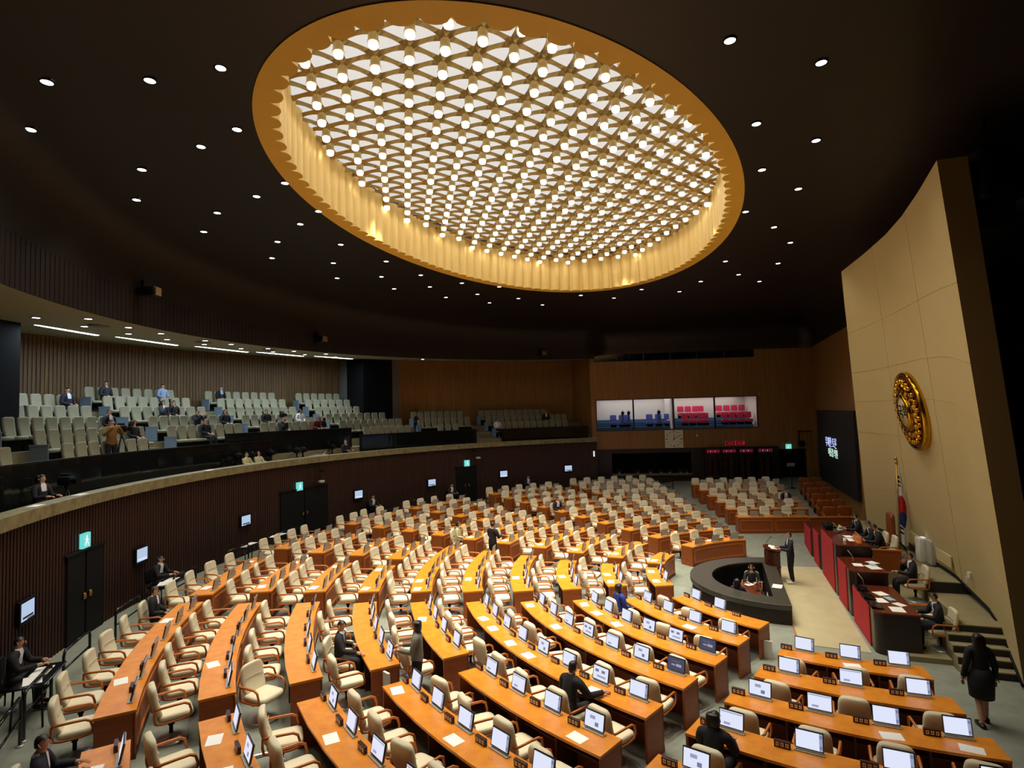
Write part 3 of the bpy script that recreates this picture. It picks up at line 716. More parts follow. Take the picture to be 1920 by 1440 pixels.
def monitor_proto(kind):
    r = empty('desk_monitor', (0, 0, 0)); T = Matrix.Rotation(rad(14), 3, 'X')     # screen faces +Y
    mb = MB(); mb.box((0, -.03, .15), (.37, .022, .255), M=None); o = mb.build('housing', [bezel], r)
    mb2 = MB(); mb2.box((0, -.045, .15), (.36, .012, .245)); mb2.build('back_cover', grey_plastic, o)
    m = MB(); y = -.0185
    def q(x0, x1, z0, z1, mi, dy=0.):
        x0, x1, z0, z1 = x0 * .81, x1 * .81, .15 + (z0 - .185) * .8, .15 + (z1 - .185) * .8
        m.quad((x1, y + dy, z0), (x0, y + dy, z0), (x0, y + dy, z1), (x1, y + dy, z1), mi)
    q(-.212, .212, .045, .325, 0)
    d = .0012
    if kind == 0: q(-.212, -.16, .045, .325, 1, d); q(-.205, -.165, .25, .3, 2, 2 * d); q(-.205, -.165, .08, .13, 2, 2 * d)
    if kind == 1: q(-.1, -.02, .09, .16, 2, d); q(-.02, .1, .2, .26, 1, d)
    if kind == 2: q(-.2, .2, .29, .31, 1, d); q(.02, .14, .08, .12, 1, d)
    if kind == 3: q(-.14, -.0, .14, .2, 1, d); q(.02, .12, .15, .18, 1, d); q(-.1, .12, .245, .25, 1, d)
    if kind == 4: q(.06, .16, .2, .26, 2, d); q(-.12, -.02, .2, .26, 2, d); q(-.15, .1, .1, .14, 1, d)
    m.build('screen', [screen_blue if kind == 3 else screen_on, screen_side, screen_ink], r)
    for ch in r.children: ch.matrix_local = Matrix.Translation((0, 0, .02)) @ Matrix.Rotation(rad(12), 4, 'X')
    mb = MB(); mb.box((0, -.03, .008), (.4, .08, .016)); mb.build('slot_cover', grey_plastic, r)
    return register(r)
def plate_proto():
    r = empty('nameplate', (0, 0, 0))
    mb = MB(); mb.box((0, 0, .05), (.22, .05, .1), taper=1.); mb.build('block', plate_wood, r, .004)
    m = MB()
    for x in (-.065, 0, .065):                         # three white characters
        for yy in (.0265, -.0265): m.box((x, yy, .07), (.042, .003, .012)); m.box((x - .013, yy, .052), (.012, .003, .036)); m.box((x + .013, yy, .05), (.01, .003, .04)); m.box((x, yy, .03), (.044, .003, .012))
    m.build('lettering', letters, r)
    return register(r)
CHAIR = chair_proto(); MON = [monitor_proto(k) for k in range(5)]; PLATE = plate_proto()
USE = {}
def use(proto, loc, rz):
    f = proto.name not in USE; USE[proto.name] = 1
    return place(proto, loc, rz, f)
ROUT = lambda r: 5.842 + 1.438 * (r - 1)
DEPTH = .56
PAPER_M = MB().box((0, 0, .0015), (.3, .21, .003))
def sheet(x, y, z, rz, label, m=None, sx=1., sy=1., cat='paper', name='paper_sheet', group=None):
    o = MB().box((0, 0, .0015), (.3 * sx, .21 * sy, .003)).build(name, m or paper); o.location = (x, y, z); o.rotation_euler = (0, 0, rz)
    return tag(o, label, cat, group)
OCC = {}                                              # seats with people: (block, row, seat) -> filled below
SEATPOS = {}
def make_desk(block, bname, r, R, a0, a1, n, z, straight=None, skip_mon=(), kinds=None, paper_at=(), chair_turn={}):
    """curved desk from polar angle a0 (far end) to a1 (near end)"""
    Rin = R - DEPTH; am = (a0 + a1) / 2
    mx, my = PO(R - DEPTH / 2, am); root = empty('curved_desk', (mx, my, z)); off = (mx, my, z)
    seg = max(3, int(abs(a1 - a0) / 2.5))
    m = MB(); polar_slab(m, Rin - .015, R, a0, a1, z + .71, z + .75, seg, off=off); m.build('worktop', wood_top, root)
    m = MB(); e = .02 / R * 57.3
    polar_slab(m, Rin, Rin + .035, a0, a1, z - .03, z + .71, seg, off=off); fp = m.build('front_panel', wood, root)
    m = MB(); g = .12 / R * 57.3
    npan = max(1, round(n / 2.4))
    for k in range(npan):
        b0 = a0 + (a1 - a0) * k / npan + g; b1 = a0 + (a1 - a0) * (k + 1) / npan - g
        s2 = max(2, seg // npan)
        for z0, z1, o in ((.60, .625, .018), (.565, .578, .012), (.13, .155, .018), (.175, .188, .012)):
            polar_slab(m, Rin - o, Rin, b0, b1, z + z0, z + z1, s2, off=off)
        for bb in (b0, b1 + g * .2): polar_slab(m, Rin - .016, Rin, bb, bb - g * .2, z + .155, z + .6, 1, off=off)
    m.build('moulding', wood_line, fp)
    m = MB(); polar_slab(m, Rin - .012, Rin + .0, a0, a1, z - .03, z + .07, seg, off=off); m.build('plinth', wood_dark, root)
    for a, s in ((a0, -1), (a1, 1)):
        m = MB(); t = .04 / R * 57.3
        polar_slab(m, Rin + .0, R - .015, a, a - s * t, z - .03, z + .71, 1, off=off); m.build('end_panel', wood, root)
    m = MB(); polar_slab(m, Rin + .05, Rin + .4, a0 + 2 * e, a1 - 2 * e, z + .53, z + .55, seg, off=off); m.build('shelf', wood_dark, root)
    for k in range(1, n):
        if n > 2 and k % 2 and n > 4: continue
        a = a0 + (a1 - a0) * k / n; t = .03 / R * 57.3
        m = MB(); polar_slab(m, Rin + .035, R - .06, a, a + t, z - .02, z + .71, 1, off=off); m.build('divider', wood_dark, root)
    tag(root, 'curved wooden desk with %s seats, %s row out, %s' % (NUM[n], ordw(r), bname), 'desk', 'curved desks')
    for i in range(n):
        a = a0 + (a1 - a0) * (i + .5) / n
        k = n - i                                        # seats are counted from the near end
        where = '%s from near end, %s row, %s' % (ordw(k), ordw(r), bname)
        face = atan2(CY - PO(R, a)[1], CX - PO(R, a)[0]) - pi / 2
        pulled = random.uniform(.28, .46); x, y = PO(R + pulled, a)
        turn = chair_turn.get(i, random.gauss(0, .12))
        occ = (block, r, i) in OCC
        if occ: x, y = PO(R + .36, a); turn = OCC[(block, r, i)]
        SEATPOS[(block, r, i)] = (x, y, fz(x, y), face + turn)
        o = use(CHAIR, (x, y, fz(x, y) + .003), face + turn)
        tag(o, 'cream armchair, %s' % where, 'chair', 'cream swivel chairs')
        if i not in skip_mon:
            x, y = PO(Rin + .13, a); kd = (kinds or {}).get(i, random.choice([0, 0, 0, 0, 0, 2, 2, 1]))
            o = use(MON[kd], (x, y, z + .75), face + pi)
            tag(o, '%s, %s' % ('monitor with dark blue login page' if kd == 3 else 'raised desk monitor', where), 'monitor', 'desk monitors')
        an = a - .36 / R * 57.3; x, y = PO(Rin + .15, an)
        o = use(PLATE, (x, y, z + .75), face + pi); tag(o, 'dark nameplate, %s' % where, 'nameplate', 'wooden nameplates')
        if i in paper_at:
            x, y = PO(R - .17, a + random.uniform(-.6, .6)); sheet(x, y, z + .75, face + random.uniform(-.25, .25), 'white paper sheet, %s' % where, group='papers on the desks')
BL = {'W1': 'right wing near camera', 'B': 'lower middle block', 'BU': 'left block below cross aisle', 'BL': 'bottom left block', 'C': 'block above cross aisle',
      'CU': 'second block above cross aisle', 'D': 'third block above cross aisle', 'DU': 'outer third block above aisle', 'E': 'far middle block', 'EU': 'far back corner block', 'W2': 'far wing by booths'}
OCC.update({('B', 5, 6): .0, ('B', 2, 0): .1, ('BU', 7, 3): -.35, ('BU', 10, 0): .1, ('W1', 5, 0): 0., ('D', 6, 6): .2, ('BL', 10, 0): 0., ('E', 6, 7): 0., ('W2', 3, 3): 0.})
zr = lambda r: .0762 * (r - 1)
def W_(*a): return set(a)
make_desk('B', BL['B'], 1, ROUT(1), 15.8, 43.7, 3, zr(1), skip_mon=W_(2))
make_desk('B', BL['B'], 2, ROUT(2), 15.0, 45.0, 4, zr(2), paper_at=W_(2))
make_desk('B', BL['B'], 3, ROUT(3), 14.0, 46.0, 6, zr(3), kinds={5: 3, 3: 1, 4: 4}, paper_at=W_(0, 1, 2))
make_desk('B', BL['B'], 4, ROUT(4), 13.5, 46.4, 7, zr(4), kinds={6: 3, 3: 4}, paper_at=W_(0, 2))
make_desk('B', BL['B'], 5, ROUT(5), 12.6, 46.8, 8, zr(5), paper_at=W_(1, 2, 3, 4, 6), kinds={6: 4})
# upper and lower halves of the outer rows on the near side
for r, a0, am0, am1, a1, nu, nl in [(6, 11.8, 28.3, 31.5, 47.3, 4, 4), (7, 11.3, 28.0, 31.0, 48, 5, 5), (8, 10.7, 27.9, 30.7, 48, 5, 5), (9, 10.3, 27.9, 30.5, 48, 6, 5), (10, 9.8, 27.9, 31.0, 48, 6, 5)]:
    pu = {6: W_(1), 8: W_(), 9: W_(4), 10: W_(1, 4)}.get(r, W_()); pl = {6: W_(3), 7: W_(0, 2), 9: W_(0, 1), 10: W_(0)}.get(r, W_(1))
    make_desk('BU', BL['BU'], r, ROUT(r), a0, am0, nu, zr(r), paper_at=pu, chair_turn={4: -.9} if r == 8 else {})
    make_desk('BL', BL['BL'], r, ROUT(r), am1, a1, nl, zr(r), paper_at=pl)
for r, a0, a1, n in [(1, -15.5, 5.1, 2), (2, -15.2, 5.4, 3), (3, -14.6, 7.5, 4), (4, -15.5, 8.2, 5), (5, -16.2, 8.0, 6), (6, -16.9, 7.8, 7)]:
    make_desk('C', BL['C'], r, ROUT(r), a0, a1, n, zr(r), paper_at=W_(n - 1, n - 2) if r in (1, 2, 6) else W_(n - 2), skip_mon=W_(0) if r == 2 else W_())
for r, a0, m0, m1, a1, nu, nl in [(7, -17.5, -6.9, -3.6, 7.6, 3, 3), (8, -17.7, -7.5, -3.9, 7.4, 3, 4), (9, -18.0, -7.5, -4.2, 7.2, 4, 4), (10, -18.4, -8.3, -4.6, 7.9, 4, 4)]:
    make_desk('C', BL['C'], r, ROUT(r), m1, a1, nl, zr(r), paper_at=W_(0, nl - 1))
    make_desk('CU', BL['CU'], r, ROUT(r), a0, m0, nu, zr(r), paper_at=W_(1))
for r, a0, a1, n in [(1, -37.5, -21.3, 2), (2, -44.4, -22.4, 3), (3, -46.0, -22.2, 4), (4, -47.0, -22.6, 5), (5, -47.1, -22.3, 6), (6, -46.9, -22.1, 7)]:
    make_desk('D', BL['D'], r, ROUT(r), a0, a1, n, zr(r), paper_at=W_(n - 1), skip_mon=W_(0) if r in (1, 2) else W_())
for r in (7, 8, 9, 10):
    make_desk('D', BL['D'], r, ROUT(r), -32.6, -22.3, 3 if r < 9 else 4, zr(r), paper_at=W_(1))
    make_desk('DU', BL['DU'], r, ROUT(r), -47, -35.6, 3 if r < 9 else 4, zr(r), paper_at=W_(0))
for r, a0, a1, n in [(1, -81.5, -52.4, 3), (2, -83.6, -52.8, 4), (3, -84.9, -53.0, 5), (4, -86, -53.2, 6), (5, -86.3, -53.3, 7), (6, -86.6, -53.3, 8)]:
    make_desk('E', BL['E'], r, ROUT(r) * (1 + (.03 if r > 1 else .0)), a0, a1, n, zr(r), paper_at=W_(n // 2))
for r in (7, 8, 9, 10):
    make_desk('E', BL['E'], r, ROUT(r) * 1.02, -68, -53.2, 5, zr(r), paper_at=W_(2))
    make_desk('EU', BL['EU'], r, ROUT(r) * 1.045, -87.2, -71, 5 if r < 9 else 6, zr(r), paper_at=W_(1))
for r, a0, a1, n in [(2, 51.3, 72.4, 3), (3, 50.9, 72.2, 3), (4, 50.5, 72.2, 4), (5, 50.1, 72.2, 4), (6, 50., 71.5, 4)]:
    make_desk('W1', BL['W1'], r, ROUT(r), a0, a1, n, zr(r), paper_at={2: W_(1), 3: W_(), 4: W_(2, 3), 5: W_()}.get(r, W_()))
# far wing: straight rows facing the hall, each a little higher
def far_row(k, x0, y0, z, width, n):
    ux, uy = .9952, -.0975; vx, vy = .0975, .9952; ang = atan2(uy, ux)
    root = empty('straight_desk', (x0 + ux * width / 2, y0 + uy * width / 2, z), ang); w = width
    m = MB(); m.box((0, .28, .73), (w, .58, .04)); m.build('worktop', wood_top, root)
    m = MB(); m.box((0, .02, .33), (w, .04, .76)); fp = m.build('front_panel', wood, root)
    m = MB()
    for q in range(2):
        xc = -w / 4 + q * w / 2; ww = w / 2 - .16
        for zz, h in ((.61, .025), (.57, .013), (.14, .025), (.18, .013)): m.box((xc, -.008, zz), (ww, .018, h))
        for s in (-1, 1): m.box((xc + s * ww / 2, -.008, .375), (.02, .018, .47))
    m.build('moulding', wood_line, fp)
    for s in (-1, 1): m = MB(); m.box((s * (w / 2 - .02), .3, .33), (.04, .54, .76)); m.build('end_panel', wood, root)
    m = MB(); m.box((0, .25, .54), (w - .08, .35, .02)); m.build('shelf', wood_dark, root)
    tag(root, 'straight wooden desk with %s seats, %s row, %s' % (NUM[n], ordw(k), BL['W2']), 'desk', 'straight desks of the far wing')
    for i in range(n):
        s = width * (i + .5) / n; where = '%s from left, %s row, %s' % (ordw(i + 1), ordw(k), BL['W2'])
        P = lambda d, ds=0: (x0 + ux * (s + ds) + vx * d, y0 + uy * (s + ds) + vy * d)
        x, y = P(.95); SEATPOS[('W2', k, i)] = (x, y, z, ang + pi)
        o = use(CHAIR, (x, y, fz(x, y)), ang + pi + random.gauss(0, .08)); tag(o, 'cream armchair, %s' % where, 'chair', 'cream swivel chairs')
        x, y = P(.16, .2); o = use(MON[random.choice([0, 1, 2])], (x, y, z + .75), ang); tag(o, 'raised desk monitor, %s' % where, 'monitor', 'desk monitors')
        x, y = P(.16, .55 if s + .55 < width - .1 else -.15); o = use(PLATE, (x, y, z + .75), ang); tag(o, 'dark nameplate, %s' % where, 'nameplate', 'wooden nameplates')
W2Z = [.23, .35, .46, .56, .68, .82]; W2N = [3, 4, 4, 4, 5, 6]
for k in range(6):
    d = 26.6 + 1.44 * k; x0 = 10.25 + .04 * k; far_row(k + 1, x0, d, W2Z[k], [3.1, 3.75, 4.15, 4.3, 4.6, 4.9][k], W2N[k])

# ------------------------------------------------------------------ recorders' pit
PC = (1.75, 0.)
def pit_pts(r, n=40, chord=1.66):                     # D-shaped outline, round side towards the seats
    t0 = math.acos(max(-1, min(1, (chord - PC[0]) / r)))
    return [AC(PC[0] + r * cos(t), PC[1] + r * sin(t)) for t in [-t0 + 2 * t0 * i / n for i in range(n + 1)]]
r = empty('recorders_pit_wall', (*AC(1.75, 0), 0)); off = r.location
def ring(m, po, pi_, z0, z1, mi=0, close=True):
    n = len(po); vs = [(x - off.x, y - off.y, z) for z in (z0, z1) for pp in (po, pi_) for x, y in pp]
    fs = []
    for i in range(n if close else n - 1):
        j = (i + 1) % n
        fs += [(i, j, 2 * n + j, 2 * n + i), (n + j, n + i, 3 * n + i, 3 * n + j), (2 * n + i, 2 * n + j, 3 * n + j, 3 * n + i), (j, i, n + i, n + j)]
    return m.add(vs, fs, mi)
po, pi_ = pit_pts(2.68), pit_pts(1.98, chord=2.06)
ring(MB(), po, pi_, .41, .56).build('rim', granite, r, .015)
g = grooves([(x - off.x, y - off.y) for x, y in pit_pts(2.6, 80)], -.02, .41, .05, .012, .012, flip=True)
g2 = MB(); n_ = pit_pts(2.6, 80); g.add([(n_[0][0] - off.x, n_[0][1] - off.y, -.02), (n_[-1][0] - off.x, n_[-1][1] - off.y, -.02), (n_[-1][0] - off.x, n_[-1][1] - off.y, .41), (n_[0][0] - off.x, n_[0][1] - off.y, .41)], [(0, 1, 2, 3), (3, 2, 1, 0)])
g.build('ribbed_front', granite_rib, r)
mb = MB(); q = pi_; n = len(q)
mb.add([(x - off.x, y - off.y, z) for z in (-.46, .5) for x, y in q], [((i + 1) % n, i, n + i, n + (i + 1) % n) for i in range(n)]); mb.build('inner_lining', black, r)
tag(r, 'low dark granite wall curving around the sunken stenographers pit', 'wall')
mb = MB(); q = pit_pts(2.05, chord=2.0); mb.add([(x, y, -.45) for x, y in q], [tuple(range(len(q)))]); struct(mb.build('floor_pit', mat('pit_carpet', S(40, 38, 34), .95)))
def ac_box(m, A0, A1, c0, c1, z0, z1, o, mi=0):
    p = [AC(A0, c0), AC(A1, c0), AC(A1, c1), AC(A0, c1)]; p = [(x - o[0], y - o[1]) for x, y in p]
    a = sum(p[i][0] * p[(i + 1) % 4][1] - p[(i + 1) % 4][0] * p[i][1] for i in range(4))
    return m.prism(p if a > 0 else p[::-1], z0 - o[2], z1 - o[2], mi)
o0 = (*AC(2.7, -.5), -.45); r = empty('pit_table', o0)
mb = MB(); ac_box(mb, 2.3, 3.1, -1.0, .2, .24, .29, o0); mb.build('top', mahog_top, r, .01)
for A, c in ((2.36, -.94), (3.04, -.94), (2.36, .14), (3.04, .14)):
    mb = MB(); ac_box(mb, A - .04, A + .04, c - .04, c + .04, -.45, .24, o0); mb.build('leg', mahog, r)
tag(r, 'reddish wooden table in the middle of the stenographers pit', 'table')
o0 = (*AC(2.2, -1.6), -.45); r = empty('pit_side_table', o0)
mb = MB(); ac_box(mb, 2.1, 2.45, -1.75, -1.3, .22, .26, o0); mb.build('top', mahog_top, r, .008)
mb = MB(); ac_box(mb, 2.14, 2.41, -1.71, -1.34, -.45, .22, o0); mb.build('cabinet', mahog, r)
tag(r, 'small reddish side table in the near corner of the pit', 'table')
x, y = AC(1.86, -.9); sheet(x, y, .56, rad(60), 'white booklet lying on the straight edge of the pit wall', sx=1.3, sy=1.3, cat='booklet', name='booklet')
x, y = AC(2.6, .05); sheet(x, y, .29, rad(20), 'white paper on the pit table before the facing woman', sx=.9)
x, y = AC(2.9, -.75); sheet(x, y, .29, rad(50), 'white note beside the long-haired woman in the pit', sx=.7)
def recorder(A, c, z, lab):
    r = empty('stenotype', (*AC(A, c), z), rad(70))
    mb = MB(); mb.box((0, 0, .03), (.34, .22, .05)); mb.build('case', white_paint, r, .01); mb = MB(); mb.box((0, -.02, .058), (.22, .1, .01)); mb.build('keyboard', black, r)
    tag(r, lab, 'stenotype')
recorder(2.3, -1.52, .26, 'white stenotype machine with dark keys in the pit')
r = empty('desk_lamp', (*AC(2.4, -.6), .29)); mb = MB(); mb.lathe([(.07, 0), (.06, .02), (.012, .03), (.012, .2)], 12); mb.build('stand', black, r); mb = MB(); mb.tube([(0, 0, .2), (.05, -.02, .28), (.16, -.06, .28)], .012, 6); mb.build('arm', chrome, r)
tag(r, 'small black microphone stand on the pit table', 'microphone stand')
# lectern with papers and microphone
LR = atan2(AX[1], AX[0]) - pi / 2                     # +Y of the lectern looks out over the seats
lx, ly = AC(1.72, 1.85); r = empty('lectern', (lx, ly, 0), LR)
mb = MB(); cpts = [(.36 * cos(t), .02 + .26 * sin(t)) for t in [pi * i / 10 for i in range(11)]]; prof = [(-.36, -.2)] ; poly = [(.36, -.2)] + cpts + [(-.36, -.2)]
mb.prism(poly, 0, .5); mb.prism([(x * 1.06, y * 1.06) for x, y in poly], .5, .56); mb.prism(poly, .56, 1.04); mb.build('body', mahog, r, .012)
mb = MB(); n = len(poly); P2 = [(x * 1.12, y * 1.12) for x, y in poly]; zt = lambda y: 1.08 + .16 * (y + .2)
mb.add([(x, y, zt(y) - .04) for x, y in P2] + [(x, y, zt(y)) for x, y in P2], [tuple(range(n - 1, -1, -1)), tuple(range(n, 2 * n))] + [(i, (i + 1) % n, n + (i + 1) % n, n + i) for i in range(n)]); mb.build('slanted_top', mahog_top, r)
mb = MB(); mb.tube([(.1, .22, 1.12), (.12, .16, 1.3), (.11, .05, 1.42)], .008, 6); mb.sup((.11, .03, 1.44), (.03, .06, .03), .7, .7); mb.build('microphone', black, r)
tag(r, 'dark wooden lectern with slanted top at the corner of the pit', 'lectern')
for k, (dx, dy, a) in enumerate([(-.12, -.02, .1), (.13, .02, -.12)]):
    v = Matrix.Rotation(LR, 3, 'Z') @ Vector((dx, dy, 0)); o = sheet(lx + v.x, ly + v.y, zt(dy) + .002 + .003 * k, LR + a, 'white speech papers on the lectern top, %s sheet' % ('left' if k == 0 else 'right'))
    o.rotation_euler = (rad(9), 0, LR + a)

# ------------------------------------------------------------------ rostrum platforms, steps, desks
mb = MB(); Z0 = (0, 0, 0)
ac_box(mb, -.46, -1.9, -4.3, -1.6, -.02, .12, Z0); ac_box(mb, -.46, -1.9, -1.6, .3, -.02, .5, Z0); ac_box(mb, -.46, -3.3, .3, 3.4, -.02, .87, Z0)
ac_box(mb, -.46, -1.9, 3.4, 5.3, -.02, .5, Z0); ac_box(mb, -.46, -1.9, 5.3, 7.8, -.02, .12, Z0)
ac_box(mb, -1.9, -3.3, -3.85, -1.3, -.02, .8, Z0); ac_box(mb, -1.9, -3.3, -1.3, .3, -.02, 1.1, Z0); ac_box(mb, -1.9, -3.3, 3.4, 7.8, -.02, 1.1, Z0)
struct(mb.build('floor_platform', carpet_stage))
mb = MB()
for k in range(4): ac_box(mb, -1.45, -3.2, -3.85 - .25 * k - .25, -3.85, -.02, .8 - .16 * (k + 1), Z0)
ac_box(mb, -1.45, -1.9, -3.85, -3.3, .0, .8, Z0)
struct(mb.build('floor_steps', carpet_stage))
mb = MB()
for k in range(5): ac_box(mb, -1.46, -3.19, -3.85 - .25 * k - .012, -3.85 - .25 * k - .001, .8 - .16 * (k + 1) + .0, .8 - .16 * k - .025, Z0)
ac_box(mb, -1.9, -3.3, -1.312, -1.301, .8, 1.075, Z0)
struct(mb.build('trim_8', riser_dark))
DESKS = [('near', -4.1, -1.75, -3.58, -1.8, .12, 1.0), ('second', -1.5, .2, -1.0, .18, .5, 1.3), ('high', .35, 3.4, .85, 2.94, .87, 1.62), ('far second', 3.5, 5.1, 3.7, 4.9, .5, 1.28), ('far', 5.4, 7.6, 5.6, 7.3, .12, 1.05)]
for nm, c0, c1, r0, r1, zf_, zt_ in DESKS:
    o0 = (*AC(-.4, (c0 + c1) / 2), 0.); r = empty('rostrum_desk', o0)
    mb = MB(); R_ = .22; pts = []
    for (A, c, qa) in ((-R_, c0 + R_, 180), (-.95, c0 + .05, 270), (-.95, c1 - .05, 0), (-R_, c1 - R_, 90)):
        rr = R_ if A == -R_ else .05
        for t in range(5):
            an = rad(qa + 22.5 * t); 
            dA, dc = {180: (-cos(an) * rr, sin(an) * rr), 270: (-abs(cos(an)) * rr * 0 - rr * 0, 0), 0: (0, 0), 90: (0, 0)}[qa] if qa in (180,) else (0, 0)
            pts.append((A, c))
    # rounded-front plan
    plan = []
    for t in range(7): a = pi / 2 * t / 6; plan.append((-R_ + R_ * sin(a), c0 + R_ - R_ * cos(a)))
    for t in range(7): a = pi / 2 * t / 6; plan.append((-R_ + R_ * cos(a), c1 - R_ + R_ * sin(a)))
    plan += [(-.95, c1), (-.95, c0)]
    P = [AC(A, c) for A, c in plan]; P = [(x - o0[0], y - o0[1]) for x, y in P]
    ar = sum(P[i][0] * P[(i + 1) % len(P)][1] - P[(i + 1) % len(P)][0] * P[i][1] for i in range(len(P)))
    if ar < 0: P = P[::-1]
    inner = [AC(A if A > -.9 else -.45, c) for A, c in plan]; Pi = [(x - o0[0], y - o0[1]) for x, y in inner]
    if ar < 0: Pi = Pi[::-1]
    mb.prism(Pi, 0., zt_ - .05); ac_box(mb, -.45, -.93, c0, c0 + .05, zf_, zt_ - .05, o0); ac_box(mb, -.45, -.93, c1 - .05, c1, zf_, zt_ - .05, o0); mb.build('body', mahog_dark, r)
    mb = MB(); mb.prism(P, zt_ - .05, zt_); mb.build('top', mahog_top, r, .008)
    mb = MB(); ac_box(mb, 0.002, .02, r0, r1, .02, zt_ - .02, o0); mb.build('red_panel', redcloth, r)
    tag(r, {'near': 'lowest rostrum desk with red front, nearest the camera', 'second': 'middle-height red-fronted rostrum desk right of the high one', 'high': 'highest rostrum desk with red front behind the lectern',
            'far second': 'red-fronted rostrum desk just beyond the highest one', 'far': 'farthest low rostrum desk with red front'}[nm], 'desk', 'rostrum desks')
mb = MB()
for c0, c1, z in ((-1.75, -1.5, .5), (.2, .35, .87), (3.4, 3.5, .87), (5.1, 5.4, .5)): ac_box(mb, -.3, -.47, c0, c1, 0, z + .02, Z0)
struct(mb.build('trim_10', mahog_dark))
# things on the rostrum desks
def acs(A, c, z, rz, lab, sx=1., sy=1., m=None, **k): x, y = AC(A, c); return sheet(x, y, z, rz, lab, m, sx, sy, **k)
BR = atan2(CR[1], CR[0])
for i, (A, c, sx, sy) in enumerate([(-.55, -3.75, 1.3, 1.4), (-.35, -3.1, 1.2, 1.2), (-.5, -2.5, 1.1, 1.3), (-.7, -3.35, .9, 1.)]):
    acs(A, c, 1.0 + .001 * i, BR + .2 * i, 'white document on the lowest rostrum desk, %s from near end' % ordw(i + 1), sx, sy, group='documents on the lowest desk')
acs(-.6, -2.9, 1.004, BR + .3, 'blue-edged folder on the lowest rostrum desk', 1., .8, paper_blue, cat='folder', name='folder')
for i, (A, c, sx, sy) in enumerate([(-.35, -.75, 1.1, 1.2), (-.7, -.95, 1.5, 1.5), (-.8, -.4, 1., 1.2)]):
    acs(A, c, 1.3 + .001 * i, BR + .25 * i, 'white document on the middle-height rostrum desk, %s from near end' % ordw(i + 1), sx, sy, group='documents on the middle desk')
acs(-.75, -.7, 1.306, BR + .1, 'pale blue page among papers on the middle-height desk', .9, .8, paper_blue)
for i, (A, c, sx, sy) in enumerate([(-.65, 1.2, 1.5, 1.6), (-.6, 1.7, 1.2, 1.2)]):
    acs(A, c, 1.62, BR + .2 * i, 'white document on the highest rostrum desk, %s from near end' % ordw(i + 1), sx, sy, group='documents on the highest desk')
def box_thing(name, A, c, z, d, m, lab, cat, rz=0.):
    x, y = AC(A, c); o = MB().box((0, 0, d[2] / 2), d).build(name, m, None, .006); o.location = (x, y, z); o.rotation_euler = (0, 0, BR + rz); return tag(o, lab, cat)
r = empty('reading_board', (*AC(-.75, 1.0), 1.62), BR); mb = MB(); mb.box((0, 0, .12), (.9, .03, .22)); mb.build('panel', wood_arm, r); mb = MB(); mb.box((0, .06, .02), (.9, .12, .03)); mb.build('foot', wood_arm, r)
tag(r, 'low brown wooden board at the near end of the highest desk', 'board')
for i, (A, c, z) in enumerate([(-.12, -3.6, 1.0), (-.12, -2.9, 1.0), (-.12, -2.2, 1.0)]):
    r = empty('flat_monitor', (*AC(A, c), z), BR + pi / 2 + pi / 2); mb = MB(); mb.box((0, 0, .03), (.5, .3, .03), M=Matrix.Rotation(rad(-14), 3, 'X')); mb.build('display', black_gloss, r); mb = MB(); mb.box((0, .05, .0), (.2, .1, .02)); mb.build('foot', dark_metal, r)
    tag(r, 'low tilted black monitor along the front of the lowest desk, %s from near end' % ordw(i + 1), 'monitor', 'rostrum monitors')
for i, (A, c, z, lab) in enumerate([(-.25, -1.95, 1.0, 'thin white microphone on the lowest rostrum desk'), (-.3, -.5, 1.3, 'thin white microphone on the middle-height rostrum desk'), (-.4, 2.2, 1.62, 'slim microphone on the highest rostrum desk')]):
    r = empty('gooseneck_microphone', (*AC(A, c), z)); mb = MB(); mb.lathe([(.06, 0), (.05, .02), (.01, .03)], 12); mb.build('base', black, r)
    mb = MB(); mb.tube([(0, 0, .02), (-.02, .05, .2), (-.1, .12, .34)], .008, 6); mb.build('neck', grey_plastic, r); tag(r, lab, 'microphone')
for i in range(3):
    r = empty('desk_camera', (*AC(-.2, 2.75 + .28 * i), 1.62), BR + .6 * i); mb = MB(); mb.sup((0, 0, .1), (.2, .26, .2), .5, .5); mb.build('body', black, r); mb = MB(); mb.lathe([(.05, 0), (.05, .14)], 10); o = mb.build('lens', black_gloss, r); o.rotation_euler = (pi / 2, 0, 0); o.location = (0, -.1, .1)
    tag(r, 'black camera at the far corner of the highest desk, %s in the row' % ordw(i + 1), 'camera', 'cameras on the highest desk')
r = empty('flower_bowl', (*AC(-.5, 2.45), 1.62)); mb = MB(); mb.lathe([(.04, 0), (.09, .06), (.1, .1)], 14); mb.build('bowl', white_paint, r)
mb = MB()
for k in range(14): a = k * 2.4; mb.sup((.07 * cos(a) * (k % 3) / 2, .07 * sin(a) * (k % 3) / 2, .14 + .02 * (k % 4)), (.07, .07, .06), .8, .8, 5, 7)
mb.build('blossoms', cream_cloth, r); tag(r, 'small bowl of pale flowers on the highest rostrum desk', 'flower bowl')
o = MB().lathe([(.05, 0), (.04, .01), (.045, .1), (.04, .1)], 14).build('water_cup', white_paint); o.location = (*AC(-.35, .95), 1.62); tag(o, 'white cup at the near end of the highest rostrum desk', 'cup')
for i, (A, c) in enumerate([(-1.05, -.25), (-1.0, -1.0)]):
    pass
